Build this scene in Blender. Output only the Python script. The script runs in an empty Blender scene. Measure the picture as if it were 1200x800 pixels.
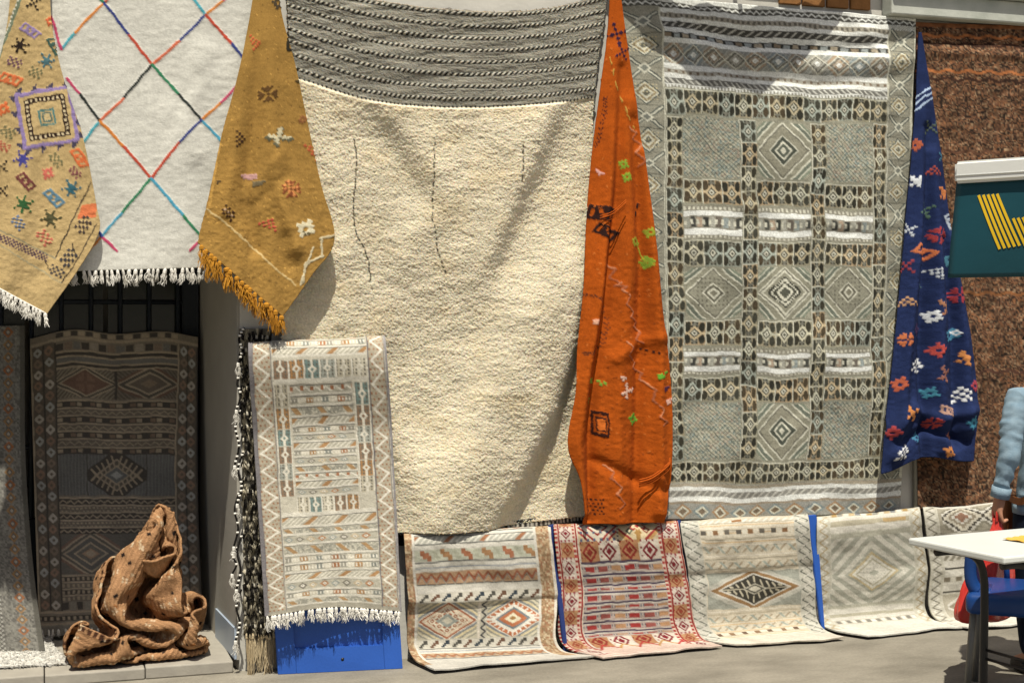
import bpy, bmesh, math, random
import numpy as np
from mathutils import Vector, Matrix

random.seed(7); np.random.seed(7)
scene = bpy.context.scene
COL = scene.collection
# ------------------------------------------------------------------ camera, sky, sun, exposure
F = 1700.0; TH = math.radians(18.1); HZ = 370.0; EYE = 1.6; DC = 6.6     # focal (photo px), yaw, horizon row, eye height, distance to facade
SN, CS = math.sin(TH), math.cos(TH)
cam = bpy.data.cameras.new('camera'); camo = bpy.data.objects.new('camera', cam); COL.objects.link(camo)
cam.sensor_width = 36; cam.lens = F/1200*36; cam.shift_y = (HZ-400)/1200
cam.clip_start = 0.05; cam.clip_end = 2000
camo.location = (0, -DC, EYE); camo.rotation_euler = (math.pi/2, 0, -TH)
scene.camera = camo

SUN_EL, SUN_AZ = math.radians(66), math.radians(-15)      # azimuth measured from -Y towards +X
w = bpy.data.worlds.new('World'); scene.world = w; w.use_nodes = True
nt = w.node_tree; bg = nt.nodes['Background']
sky = nt.nodes.new('ShaderNodeTexSky'); sky.sky_type = 'NISHITA'; sky.sun_disc = False
sky.sun_elevation = SUN_EL; sky.sun_rotation = math.pi + SUN_AZ
sky.air_density = .8; sky.dust_density = 4.0
nt.links.new(sky.outputs[0], bg.inputs[0]); bg.inputs[1].default_value = 0.065
sun = bpy.data.lights.new('sun', 'SUN'); sun.energy = 5.0; sun.angle = math.radians(0.6); sun.color = (1.0, .94, .815)
suno = bpy.data.objects.new('sun', sun); COL.objects.link(suno)
sd = Vector((math.sin(SUN_AZ)*math.cos(SUN_EL), -math.cos(SUN_AZ)*math.cos(SUN_EL), math.sin(SUN_EL)))
suno.rotation_euler = sd.to_track_quat('Z', 'Y').to_euler(); suno.location = (0, -3, 8)
scene.view_settings.view_transform = 'Standard'; scene.view_settings.look = 'None'
scene.view_settings.exposure = 0.22; scene.view_settings.gamma = 1

# ------------------------------------------------------------------ photo pixel -> place
def ray(px, py):
    a = (px-600.0)/F; b = (HZ-py)/F
    return SN+a*CS, CS-a*SN, b
def at(px, py, y=0.0):                       # point of the plane y = const seen at a pixel
    dx, dy, b = ray(px, py); t = (y+DC)/dy
    return np.array((t*dx, y, EYE+t*b))
def gd(px, py, z=0.0):                       # point of the level z = const seen at a pixel
    dx, dy, b = ray(px, py); t = (z-EYE)/b
    return np.array((t*dx, t*dy-DC, z))
def proj(P):                                 # place -> photo pixel
    X = P[..., 0]; Y = P[..., 1]+DC; Z = P[..., 2]-EYE
    t = X*SN+Y*CS; r = X*CS-Y*SN
    return 600+F*r/t, HZ-F*Z/t

# ------------------------------------------------------------------ colour and noise
def C(h):
    v = np.array([int(h[i:i+2], 16)/255 for i in (0, 2, 4)])
    return np.where(v <= .04045, v/12.92, ((v+.055)/1.055)**2.4)
def C4(h): return tuple(C(h))+(1.0,)
def vnoise(X, Y, seed=0):
    rng = np.random.RandomState(seed); g = rng.rand(64, 64)
    xi = np.floor(X).astype(int); yi = np.floor(Y).astype(int); fx = X-xi; fy = Y-yi
    fx = fx*fx*(3-2*fx); fy = fy*fy*(3-2*fy)
    G = lambda a, b: g[a % 64, b % 64]
    return (G(xi, yi)*(1-fx)+G(xi+1, yi)*fx)*(1-fy)+(G(xi, yi+1)*(1-fx)+G(xi+1, yi+1)*fx)*fy-.5
def fbm(X, Y, seed=0, o=3):
    r = 0; a = 1
    for k in range(o): r = r+a*vnoise(X*2**k, Y*2**k, seed+k); a *= .5
    return r

# ------------------------------------------------------------------ materials
def mat(name, col='808080', rough=.8, noise=.15, nscale=20, bump=.2, bscale=60, spec=.3, metal=0, attr=False, sheen=0, trans=0, col2=None, dist=.004, transl=0, sss=0):
    m = bpy.data.materials.new(name); m.use_nodes = True; t = m.node_tree; N = t.nodes; L = t.links
    b = N['Principled BSDF']; b.inputs['Roughness'].default_value = rough; b.inputs['Metallic'].default_value = metal
    b.inputs['Specular IOR Level'].default_value = spec
    if sheen: b.inputs['Sheen Weight'].default_value = sheen; b.inputs['Sheen Roughness'].default_value = .6
    tc = N.new('ShaderNodeTexCoord'); n1 = N.new('ShaderNodeTexNoise'); n1.inputs['Scale'].default_value = nscale; n1.inputs['Detail'].default_value = 6
    L.new(tc.outputs['Object'], n1.inputs['Vector'])
    mx = N.new('ShaderNodeMix'); mx.data_type = 'RGBA'
    L.new(n1.outputs['Fac'], mx.inputs['Factor'])
    if attr:
        at_ = N.new('ShaderNodeAttribute'); at_.attribute_name = 'Col'; src = at_.outputs['Color']
        lo = N.new('ShaderNodeMix'); lo.data_type = 'RGBA'; lo.blend_type = 'MULTIPLY'; lo.inputs['Factor'].default_value = 1
        hi = N.new('ShaderNodeMix'); hi.data_type = 'RGBA'; hi.blend_type = 'MULTIPLY'; hi.inputs['Factor'].default_value = 1
        L.new(src, lo.inputs['A']); L.new(src, hi.inputs['A'])
        lo.inputs['B'].default_value = (1-noise,)*3+(1,); hi.inputs['B'].default_value = (1+noise,)*3+(1,)
        L.new(lo.outputs['Result'], mx.inputs['A']); L.new(hi.outputs['Result'], mx.inputs['B'])
    else:
        c = C(col); d = C(col2) if col2 else c*(1+noise)
        mx.inputs['A'].default_value = tuple(c*(1-noise) if not col2 else c)+(1,); mx.inputs['B'].default_value = tuple(np.minimum(d, .95))+(1,)
    L.new(mx.outputs['Result'], b.inputs['Base Color'])
    if sss: b.inputs['Subsurface Weight'].default_value = sss; b.inputs['Subsurface Radius'].default_value = (1, .62, .35); b.inputs['Subsurface Scale'].default_value = .012
    if transl:
        tr = N.new('ShaderNodeBsdfTranslucent'); ms = N.new('ShaderNodeMixShader'); ms.inputs[0].default_value = transl
        L.new(mx.outputs['Result'], tr.inputs['Color']); L.new(b.outputs[0], ms.inputs[1]); L.new(tr.outputs[0], ms.inputs[2]); L.new(ms.outputs[0], N['Material Output'].inputs[0])
    if trans: b.inputs['Transmission Weight'].default_value = trans
    if bump:
        n2 = N.new('ShaderNodeTexNoise'); n2.inputs['Scale'].default_value = bscale; n2.inputs['Detail'].default_value = 4
        L.new(tc.outputs['Object'], n2.inputs['Vector'])
        bp = N.new('ShaderNodeBump'); bp.inputs['Strength'].default_value = bump; bp.inputs['Distance'].default_value = dist
        L.new(n2.outputs['Fac'], bp.inputs['Height']); L.new(bp.outputs['Normal'], b.inputs['Normal'])
    return m
M = {}
M['weave'] = mat('flat_weave', attr=True, rough=.95, noise=.16, nscale=90, bump=.5, bscale=210, spec=.1, dist=.003)
M['wool'] = mat('wool_pile', attr=True, rough=1, noise=.18, nscale=60, bump=.4, bscale=160, spec=.03, sheen=.05)
M['cream_wool'] = mat('cream_wool', attr=True, rough=1, noise=.10, nscale=45, bump=.55, bscale=150, spec=.02, sss=.7, dist=.005)
M['shag'] = mat('shag_tufts', attr=True, rough=1, noise=.12, nscale=40, bump=0, spec=.03, transl=.45)
M['rough_wool'] = mat('rough_wool', attr=True, rough=1, noise=.28, nscale=110, bump=1.0, bscale=190, spec=.02, dist=.008)
M['yarn_white'] = mat('white_yarn', 'dedbd2', rough=.95, noise=.12, nscale=80, bump=.4, bscale=300, spec=.1)
M['yarn_beige'] = mat('beige_yarn', 'b9a98a', rough=.95, noise=.15, nscale=80, bump=.4, bscale=300, spec=.1)
M['yarn_ochre'] = mat('ochre_yarn', 'b07c2c', rough=.95, noise=.2, nscale=60, bump=.4, bscale=300, spec=.1)
M['yarn_black'] = mat('black_yarn', '1d1b19', rough=.95, noise=.3, nscale=60, bump=.4, bscale=300, spec=.1)
M['plaster'] = mat('facade_plaster', 'b4b2aa', rough=.9, noise=.1, nscale=6, bump=.35, bscale=40, spec=.2, col2='d2cfc6')
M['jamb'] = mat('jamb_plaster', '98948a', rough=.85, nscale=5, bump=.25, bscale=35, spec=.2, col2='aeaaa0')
M['brick'] = mat('brick_clay', '8a623c', rough=.9, noise=.35, nscale=30, bump=.6, bscale=70, spec=.1)
M['beam'] = mat('weathered_paint', '8f958c', rough=.75, nscale=9, bump=.4, bscale=50, spec=.3, col2='c9cbc2')
M['ground'] = None
M['stone'] = mat('step_stone', '88837a', rough=.75, nscale=14, bump=.35, bscale=60, spec=.3, col2='a8a396')
M['tile'] = mat('blue_white_tile', '8f9fb4', rough=.4, nscale=9, bump=.1, bscale=50, spec=.4, col2='aab4be')
M['blue'] = mat('blue_gloss_paint', '2b57aa', rough=.42, noise=.16, nscale=7, bump=.15, bscale=90, spec=.35)
M['navy'] = mat('navy_paint', '26376f', rough=.6, noise=.15, nscale=14, bump=.2, bscale=90, spec=.3)
M['doormetal'] = mat('door_metal', '252b33', rough=.55, noise=.2, nscale=10, bump=.2, bscale=60, spec=.3)
M['doorglass'] = mat('door_glass', '20261f', rough=.15, noise=.2, nscale=4, bump=.05, bscale=30, spec=.5)
M['black_metal'] = mat('black_metal', '1a1a1b', rough=.45, noise=.2, nscale=30, bump=.1, bscale=200, spec=.4)
M['grey_metal'] = mat('grey_metal', '77756e', rough=.45, noise=.15, nscale=30, bump=.1, bscale=200, spec=.4, metal=.3)
M['tabletop'] = mat('white_laminate', 'cfd2cd', rough=.35, noise=.05, nscale=8, bump=.05, bscale=80, spec=.4)
M['chair'] = mat('blue_plastic', '123a75', rough=.4, noise=.06, nscale=10, bump=.06, bscale=120, spec=.4)
M['teal'] = mat('teal_vinyl', '14424c', rough=.5, noise=.06, nscale=5, bump=.15, bscale=18, spec=.3, dist=.01)
M['yellow'] = mat('yellow_print', 'd9b21c', rough=.6, noise=.06, nscale=8, bump=0, spec=.3)
M['white_rail'] = mat('white_rail', 'dadbd6', rough=.45, noise=.05, nscale=8, bump=.05, bscale=80, spec=.4)
M['denim'] = mat('washed_denim', '5d7789', rough=.9, nscale=26, bump=.5, bscale=240, spec=.1, col2='93a6b2')
M['trousers'] = mat('dark_trousers', '1b2230', rough=.9, noise=.15, nscale=20, bump=.3, bscale=200, spec=.1)
M['skin'] = mat('skin', 'a97a60', rough=.6, noise=.08, nscale=30, bump=.1, bscale=150, spec=.3)
M['hair'] = mat('dark_hair', '1d1510', rough=.6, noise=.3, nscale=60, bump=.8, bscale=90, spec=.4)
M['leather'] = mat('brown_leather', '7a4a26', rough=.6, noise=.15, nscale=25, bump=.3, bscale=160, spec=.3)
M['shoe'] = mat('shoe_leather', '2a2522', rough=.6, noise=.1, nscale=20, bump=.2, bscale=100, spec=.3)
M['redbag'] = mat('red_polythene', 'c9382f', rough=.35, noise=.12, nscale=12, bump=.3, bscale=45, spec=.4, trans=.15, dist=.006)
M['canvas'] = mat('blocker_canvas', 'b8b09c', rough=.9, noise=.12, nscale=20, bump=.3, bscale=120, spec=.1)
M['eye'] = mat('eye_white', 'd8d2c8', rough=.3, noise=.02, bump=0)

# ------------------------------------------------------------------ object helpers
def link(name, mesh, m=None, parent=None, loc=None, smooth=False):
    o = bpy.data.objects.new(name, mesh); COL.objects.link(o)
    if m is not None and mesh is not None and not mesh.materials: mesh.materials.append(m)
    if parent is not None: o.parent = parent
    if loc is not None: o.location = tuple(loc)
    if smooth: mesh.polygons.foreach_set('use_smooth', [True]*len(mesh.polygons))
    return o
def tag(o, label=None, cat=None, group=None, kind=None):
    if label: o['label'] = label
    if cat: o['category'] = cat
    if group: o['group'] = group
    if kind: o['kind'] = kind
    return o
def empty(name, loc, label, cat, group=None, rz=0):
    o = bpy.data.objects.new(name, None); COL.objects.link(o); o.location = tuple(loc); o.rotation_euler = (0, 0, rz)
    o.empty_display_size = .1
    return tag(o, label, cat, group)
def raw(verts, faces, name='mesh'):
    me = bpy.data.meshes.new(name); me.from_pydata([tuple(v) for v in verts], [], faces); me.update(); return me
def bm_mesh(bm, name='mesh'):
    me = bpy.data.meshes.new(name); bm.to_mesh(me); bm.free(); return me
def box_bm(x0, x1, y0, y1, z0, z1, bev=0, bm=None, seg=2):
    own = bm is None
    b = bmesh.new()
    vs = [b.verts.new((x, y, z)) for x in (x0, x1) for y in (y0, y1) for z in (z0, z1)]
    for f in ((0, 1, 3, 2), (4, 6, 7, 5), (0, 4, 5, 1), (2, 3, 7, 6), (0, 2, 6, 4), (1, 5, 7, 3)): b.faces.new([vs[i] for i in f])
    bmesh.ops.recalc_face_normals(b, faces=b.faces)
    if bev: bmesh.ops.bevel(b, geom=list(b.edges), offset=bev, segments=seg, affect='EDGES', profile=.5)
    if own: return b
    me = bm_mesh(b); bm.from_mesh(me); bpy.data.meshes.remove(me); return bm
def box(name, x0, x1, y0, y1, z0, z1, m, parent=None, bev=0, o=(0, 0, 0)):
    return link(name, bm_mesh(box_bm(x0-o[0], x1-o[0], y0-o[1], y1-o[1], z0-o[2], z1-o[2], bev)), m, parent, None if parent else o)
def tube_geo(pts, rad, n=10, closed_ends=True):
    P = [Vector(p) for p in pts]; R = rad if hasattr(rad, '__len__') else [rad]*len(P)
    V = []; Fc = []; up = None
    for i, p in enumerate(P):
        d = (P[min(i+1, len(P)-1)]-P[max(i-1, 0)]).normalized()
        if up is None: up = Vector((0, 0, 1)) if abs(d.z) < .9 else Vector((1, 0, 0))
        s = d.cross(up).normalized(); up = s.cross(d).normalized()
        for k in range(n):
            a = 2*math.pi*k/n; V.append(p+(s*math.cos(a)+up*math.sin(a))*R[i])
    for i in range(len(P)-1):
        for k in range(n): Fc.append((i*n+k, i*n+(k+1) % n, (i+1)*n+(k+1) % n, (i+1)*n+k))
    if closed_ends:
        Fc.append(tuple(range(n))[::-1]); Fc.append(tuple((len(P)-1)*n+k for k in range(n)))
    return V, Fc
def tube(name, pts, rad, m, parent=None, n=10, o=(0, 0, 0)):
    V, Fc = tube_geo(pts, rad, n); O = Vector(o)
    return link(name, raw([v-O for v in V], Fc), m, parent, None if parent else o, smooth=True)
def smooth_path(pts, k=6):
    P = np.array(pts, float); out = []
    n = len(P)
    for i in range(n-1):
        p0, p1, p2, p3 = P[max(i-1, 0)], P[i], P[i+1], P[min(i+2, n-1)]
        for j in range(k):
            t = j/k
            out.append(.5*((2*p1)+(-p0+p2)*t+(2*p0-5*p1+4*p2-p3)*t*t+(-p0+3*p1-3*p2+p3)*t**3))
    out.append(P[-1]); return np.array(out)

# ------------------------------------------------------------------ woven pattern painter (pattern units: about 4 mm)
class Cv:
    def __init__(s, x0, y0, x1, y1, base, ss=2):
        s.x0, s.y0, s.x1, s.y1, s.ss = x0, y0, x1, y1, ss
        W = int((x1-x0)*ss); H = int((y1-y0)*ss)
        s.X, s.Y = np.meshgrid(x0+(np.arange(W)+.5)/ss, y0+(np.arange(H)+.5)/ss)
        s.a = np.empty((H, W, 3)); s.a[:] = C(base); s.h = np.zeros((H, W))
    def sl(s, x0, y0, x1, y1):
        f = lambda v, o, n: int(min(max(round((v-o)*s.ss), 0), n))
        H, W = s.h.shape
        return slice(f(y0, s.y0, H), f(y1, s.y0, H)), slice(f(x0, s.x0, W), f(x1, s.x0, W))
    def put(s, k, m, c, h=None):
        if isinstance(c, str): c = C(c)
        s.a[k][m] = c
        if h is not None: s.h[k][m] = h
    def R(s, x0, y0, x1, y1, c, h=None):
        k = s.sl(x0, y0, x1, y1); s.a[k] = C(c)
        if h is not None: s.h[k] = h
    def line(s, pts, wd, c, h=None, dash=None):
        for (ax, ay), (bx, by) in zip(pts[:-1], pts[1:]):
            k = s.sl(min(ax, bx)-wd, min(ay, by)-wd, max(ax, bx)+wd, max(ay, by)+wd)
            X, Y = s.X[k], s.Y[k]; L2 = (bx-ax)**2+(by-ay)**2+1e-9
            t = np.clip(((X-ax)*(bx-ax)+(Y-ay)*(by-ay))/L2, 0, 1)
            m = np.hypot(X-ax-t*(bx-ax), Y-ay-t*(by-ay)) < wd/2
            if dash: m &= ((t*math.sqrt(L2)) % dash[0]) < dash[1]
            s.put(k, m, c, h)
    def poly(s, pts, c, h=None):
        xs = [p[0] for p in pts]; ys = [p[1] for p in pts]
        k = s.sl(min(xs), min(ys), max(xs), max(ys)); X, Y = s.X[k], s.Y[k]; m = np.zeros(X.shape, bool)
        for i in range(len(pts)):
            (ax, ay), (bx, by) = pts[i-1], pts[i]
            if ay == by: continue
            m ^= ((ay > Y) != (by > Y)) & (X < (bx-ax)*(Y-ay)/(by-ay)+ax)
        s.put(k, m, c, h)
    def zig(s, x0, y0, x1, y1, per, wd, c, vert=False, ph=0):
        k = s.sl(x0, y0, x1, y1); X, Y = s.X[k], s.Y[k]
        if vert: X, Y, a0, b0, b1 = Y, X, y0, x0, x1
        else: a0, b0, b1 = x0, y0, y1
        tr = np.abs((((X-a0)/per+ph) % 1)*2-1)
        s.put(k, np.abs(Y-(b0+wd*.6+(b1-b0-1.2*wd)*tr)) < wd*.6*math.hypot(1, 2*(b1-b0)/per)*.75, c)
    def teeth(s, x0, y0, x1, y1, per, c, flip=False, vert=False, ph=0):
        k = s.sl(x0, y0, x1, y1); X, Y = s.X[k], s.Y[k]
        if vert: X, Y, a0, b0, b1 = Y, X, y0, x0, x1
        else: a0, b0, b1 = x0, y0, y1
        tr = np.abs((((X-a0)/per+ph) % 1)*2-1); q = (Y-b0)/(b1-b0)
        s.put(k, (q > tr) if flip else (q < tr), c)
    def hatch(s, x0, y0, x1, y1, per, duty, slope, c):
        k = s.sl(x0, y0, x1, y1)
        s.put(k, ((s.X[k]-x0+slope*(s.Y[k]-y0)) % per) < per*duty, c)
    def dots(s, x0, y0, x1, y1, px, py, fx, fy, c, stag=False):
        k = s.sl(x0, y0, x1, y1); X = s.X[k]-x0; Y = s.Y[k]-y0
        if stag: X = X+(np.floor(Y/py) % 2)*px/2
        s.put(k, ((X % px) < px*fx) & ((Y % py) < py*fy), c)
    def dia(s, cx, cy, rx, ry, cols, box=None):
        b = box or (cx-rx, cy-ry, cx+rx, cy+ry); k = s.sl(*b)
        d = np.abs(s.X[k]-cx)/rx+np.abs(s.Y[k]-cy)/ry
        for f, c in cols: s.put(k, d < f, c)
    def stepped(s, cx, cy, rx, ry, cols, st=3, box=None):
        b = box or (cx-rx, cy-ry, cx+rx, cy+ry); k = s.sl(*b)
        d = np.floor(np.abs(s.X[k]-cx)/st)*st/rx+np.floor(np.abs(s.Y[k]-cy)/st)*st/ry
        for f, c in cols: s.put(k, d < f, c)
    def mosaic(s, x0, y0, x1, y1, st, cols, seed=0):
        k = s.sl(x0, y0, x1, y1); rng = np.random.RandomState(seed); g = rng.randint(0, len(cols), (256, 256))
        idx = g[((s.Y[k]-y0)//st).astype(int) % 256, ((s.X[k]-x0)//st).astype(int) % 256]
        s.a[k] = np.array([C(c) for c in cols])[idx]
    def blocks(s, x0, y0, x1, y1, wd, cols, gap=.8):
        n = max(1, int(round((x1-x0)/wd))); wd = (x1-x0)/n
        for i in range(n):
            c = cols[i % len(cols)]
            if c: s.R(x0+i*wd, y0, x0+(i+1)*wd-gap, y1, c)
    def lines(s, x0, x1, rows):
        for y, t, c in rows: s.R(x0, y, x1, y+t, c)
    def bmp(s, rows, cx, cy, cell, c, rot=0, h=None, shear=0):
        n = len(rows); m_ = max(len(r) for r in rows); r = cell*max(n, m_)*.8
        k = s.sl(cx-r, cy-r, cx+r, cy+r); dx = s.X[k]-cx; dy = s.Y[k]-cy; ca, sa = math.cos(rot), math.sin(rot)
        u = (dx*ca+dy*sa); v = (-dx*sa+dy*ca); u = u+shear*v
        iu = np.floor(u/cell+m_/2).astype(int); iv = np.floor(v/cell+n/2).astype(int)
        G = np.zeros((n, m_), bool)
        for i, q in enumerate(rows):
            for j, ch in enumerate(q): G[i, j] = ch != '.'
        ok = (iu >= 0) & (iu < m_) & (iv >= 0) & (iv < n)
        s.put(k, ok & G[np.clip(iv, 0, n-1), np.clip(iu, 0, m_-1)], c, h)
    def wear(s, amt=.1, sc=25, seed=3, tint=(1, 1, 1)):
        n = fbm(s.X/sc, s.Y/sc, seed, 4)*2; n2 = np.random.RandomState(seed).rand(*s.h.shape)-.5
        rowv = (np.random.RandomState(seed+1).rand(s.h.shape[0], 1)-.5)
        s.a *= (1+amt*n+amt*1.0*n2+amt*.8*rowv)[..., None]
    def sample(s, X, Y):
        fx = np.clip((X-s.x0)*s.ss-.5, 0, s.h.shape[1]-1.001); fy = np.clip((Y-s.y0)*s.ss-.5, 0, s.h.shape[0]-1.001)
        i = fx.astype(int); j = fy.astype(int); a = (fx-i)[..., None]; b = (fy-j)[..., None]
        def bl(T): return (T[j, i]*(1-a)+T[j, i+1]*a)*(1-b)+(T[j+1, i]*(1-a)+T[j+1, i+1]*a)*b
        return bl(s.a), bl(s.h[..., None])[..., 0]

STAR = ["#...#", ".#.#.", "..#..", ".#.#.", "#...#"]
ROSE = ["..#.#..", ".##.##.", "###.###", "...#...", "###.###", ".##.##.", "..#.#.."]
STAR8 = ["...#...", "#..#..#", ".#####.", "..###..", ".#####.", "#..#..#", "...#..."]
TREE = ["..#..", ".#.#.", "#.#.#", ".#.#.", "#.#.#"]
LOZ = ["..#..", ".###.", "##.##", ".###.", "..#.."]
ZIGM = ["##...", ".##..", "..##.", ".##..", "##..."]
CHK = ["#.#.#.", ".#.#.#", "#.#.#.", ".#.#.#"]
BIRD = ["#...#", "##.##", ".###.", "..#..", ".###.", "##.##"]
TRI = ["...#...", "..#.#..", ".#.#.#.", "#.#.#.#"]
BARS = ["########", "#.#.##.#", "#.##.#.#", "########"]

# ------------------------------------------------------------------ cloth surfaces
def herm(ts, Vs, q):                         # cubic through values Vs (n,k) at knots ts
    ts = np.asarray(ts, float); Vs = np.asarray(Vs, float); n = len(ts)
    if n == 2:
        a = ((q-ts[0])/(ts[1]-ts[0]))[:, None]; return Vs[0]*(1-a)+Vs[1]*a
    m = np.zeros_like(Vs); d = (Vs[1:]-Vs[:-1])/(ts[1:]-ts[:-1])[:, None]
    m[0] = d[0]; m[-1] = d[-1]; h = ts[1:]-ts[:-1]
    m[1:-1] = (d[:-1]*h[1:, None]+d[1:]*h[:-1, None])/(h[1:]+h[:-1])[:, None]
    i = np.clip(np.searchsorted(ts, q, 'right')-1, 0, n-2); hh = h[i][:, None]; s = ((q-ts[i])[:, None])/hh
    return (2*s**3-3*s**2+1)*Vs[i]+(s**3-2*s**2+s)*hh*m[i]+(-2*s**3+3*s**2)*Vs[i+1]+(s**3-s**2)*hh*m[i+1]
def surf(rows, vs, us, nu, nv):              # rows: list of lists of places -> (nv,nu,3)
    R = np.array(rows); nr, nc, _ = R.shape
    u = np.linspace(us[0], us[-1], nu); v = np.linspace(vs[0], vs[-1], nv)
    A = np.stack([herm(us, R[i], u) for i in range(nr)])
    B = herm(vs, A.reshape(nr, -1), v).reshape(nv, nu, 3)
    U, V = np.meshgrid(u, v)
    return B, U, V
def normals(P):
    du = np.gradient(P, axis=1); dv = np.gradient(P, axis=0)
    n = np.cross(dv, du); n /= np.linalg.norm(n, axis=2, keepdims=True)+1e-12
    return n
def cloth(name, P, col, th=.008, m='weave', parent=None, base=None, label=None, cat='rug', group=None, back=(.3, .28, .25), sat=.9):
    nv, nu, _ = P.shape; N = normals(P)
    col = col*(1+.20*(np.random.RandomState(nu+nv).rand(nv, nu)-.5))[..., None]
    lum = (col@np.array((.3, .55, .15)))[..., None]; col = lum+(col-lum)*sat
    if base is None: base = np.array((P[..., 0].mean(), P[..., 1].mean(), P[..., 2].min()))
    idx = np.arange(nv*nu).reshape(nv, nu)
    ring = np.concatenate([idx[0, :], idx[1:, -1], idx[-1, -2::-1], idx[-2:0:-1, 0]])
    flat = P.reshape(-1, 3); nf = N.reshape(-1, 3); cf = np.clip(col.reshape(-1, 3), .002, .95)
    rv = flat[ring]-nf[ring]*th
    s = max(2, min(nu, nv)//45); iv = np.unique(np.r_[np.arange(0, nv, s), nv-1]); iu = np.unique(np.r_[np.arange(0, nu, s), nu-1])
    bk = (P-N*th*.97)[np.ix_(iv, iu)]; bidx = np.arange(len(iv)*len(iu)).reshape(len(iv), len(iu))+nv*nu+len(ring)
    verts = np.concatenate([flat, rv, bk.reshape(-1, 3)])-base
    q = [np.stack([idx[:-1, :-1], idx[1:, :-1], idx[1:, 1:], idx[:-1, 1:]], -1).reshape(-1, 4)]
    r2 = np.arange(len(ring))+nv*nu; rn = np.roll(ring, -1); r2n = np.roll(r2, -1)
    q.append(np.stack([ring, rn, r2n, r2], -1))
    q.append(np.stack([bidx[:-1, :-1], bidx[:-1, 1:], bidx[1:, 1:], bidx[1:, :-1]], -1).reshape(-1, 4))
    q = np.concatenate(q)
    me = bpy.data.meshes.new(name); me.vertices.add(len(verts)); me.vertices.foreach_set('co', verts.astype(np.float32).ravel())
    me.loops.add(q.size); me.loops.foreach_set('vertex_index', q.astype(np.int32).ravel())
    me.polygons.add(len(q)); me.polygons.foreach_set('loop_start', np.arange(0, q.size, 4, dtype=np.int32))
    sm = np.ones(len(q), bool); sm[(nv-1)*(nu-1):(nv-1)*(nu-1)+len(ring)] = False
    me.polygons.foreach_set('use_smooth', sm); me.update(calc_edges=True)
    ca = me.color_attributes.new('Col', 'FLOAT_COLOR', 'POINT')
    cc = np.ones((len(verts), 4), np.float32); cc[:nv*nu, :3] = cf; cc[nv*nu:nv*nu+len(ring), :3] = cf[ring]*.9; cc[nv*nu+len(ring):, :3] = back
    ca.data.foreach_set('color', cc.ravel())
    if parent is None:
        o = link(name, me, M[m], None, base); tag(o, label, cat, group)
    else:
        o = link(name, me, M[m], parent)
    o['b'] = 0; del o['b']
    return o, base
def tufts(name, P, colf, n, length, rad, parent, base, m='wool', seed=1, dirv=(0, -.5, -.75), spread=.5, lift=.75, umin=0, umax=1, vmin=0, vmax=1):
    rng = np.random.RandomState(seed); nv, nu, _ = P.shape; N = normals(P)
    fu = (umin+(umax-umin)*rng.rand(n))*(nu-1.01); fv = (vmin+(vmax-vmin)*rng.rand(n))*(nv-1.01); i = fu.astype(int); j = fv.astype(int); a = (fu-i)[:, None]; b = (fv-j)[:, None]
    p = (P[j, i]*(1-a)+P[j, i+1]*a)*(1-b)+(P[j+1, i]*(1-a)+P[j+1, i+1]*a)*b
    nn = N[j, i]; d = nn*lift+np.array(dirv)*.7+rng.randn(n, 3)*spread*.5; d /= np.linalg.norm(d, axis=1)[:, None]
    t1 = np.cross(d, [[.1, .05, 1.0]]); t1 /= np.linalg.norm(t1, axis=1)[:, None]+1e-9; t2 = np.cross(d, t1)
    L = (length*(.6+.8*rng.rand(n)))[:, None]; r = (rad*(.7+.6*rng.rand(n)))[:, None]
    p0 = p-nn*.002
    bend = np.array([[0, 0, -.35]])*L
    V = np.stack([p0+t1*r, p0-.5*t1*r+.87*t2*r, p0-.5*t1*r-.87*t2*r, p0+d*L+bend], 1)-base
    k = np.arange(n)[:, None]*4
    T = np.concatenate([k+np.array([[0, 1, 3]]), k+np.array([[1, 2, 3]]), k+np.array([[2, 0, 3]])]).astype(np.int32)
    me = bpy.data.meshes.new(name); me.vertices.add(n*4); me.vertices.foreach_set('co', V.astype(np.float32).ravel())
    me.loops.add(T.size); me.loops.foreach_set('vertex_index', T.ravel()); me.polygons.add(len(T)); me.polygons.foreach_set('loop_start', np.arange(0, T.size, 3, dtype=np.int32))
    me.update(calc_edges=True)
    c = colf(p, fu/(nu-1), fv/(nv-1))*(.86+.28*rng.rand(n))[:, None]
    cc = np.ones((n, 4, 4), np.float32); cc[..., :3] = np.clip(c, .002, .93)[:, None, :]
    me.color_attributes.new('Col', 'FLOAT_COLOR', 'POINT').data.foreach_set('color', cc.ravel())
    o = link(name, me, M[m], parent); o['kind'] = 'stuff'; return o
def tassel_mesh(L=.07, r=.011, strands=7, seed=0, knot=True):
    rng = random.Random(seed); V = []; Fc = []
    def add(g):
        v, f = g; k = len(V); V.extend(v); Fc.extend([tuple(i+k for i in q) for q in f])
    if knot: add(tube_geo([(0, 0, .004), (0, 0, -.004), (0, 0, -.016), (0, 0, -.022)], [r*.35, r*.75, r*.75, r*.4], 6))
    for s in range(strands*3):
        a = rng.random()*6.28; q = r*(.3+.9*rng.random()); l = L*(.6+.55*rng.random())
        x, y = q*math.cos(a), q*math.sin(a)*.7; j = rng.uniform(-.012, .012); k_ = rng.uniform(-.006, .006)
        add(tube_geo([(x*.3, y*.3, -.012), (x*.9+k_, y, -.012-l*.35), (x*1.2-k_, y*1.1, -.012-l*.7), (x*1.3+j, y*1.2, -.012-l)], [r*.12, r*.13, r*.12, r*.07], 3))
    return raw(V, Fc, 'tassel')
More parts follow.
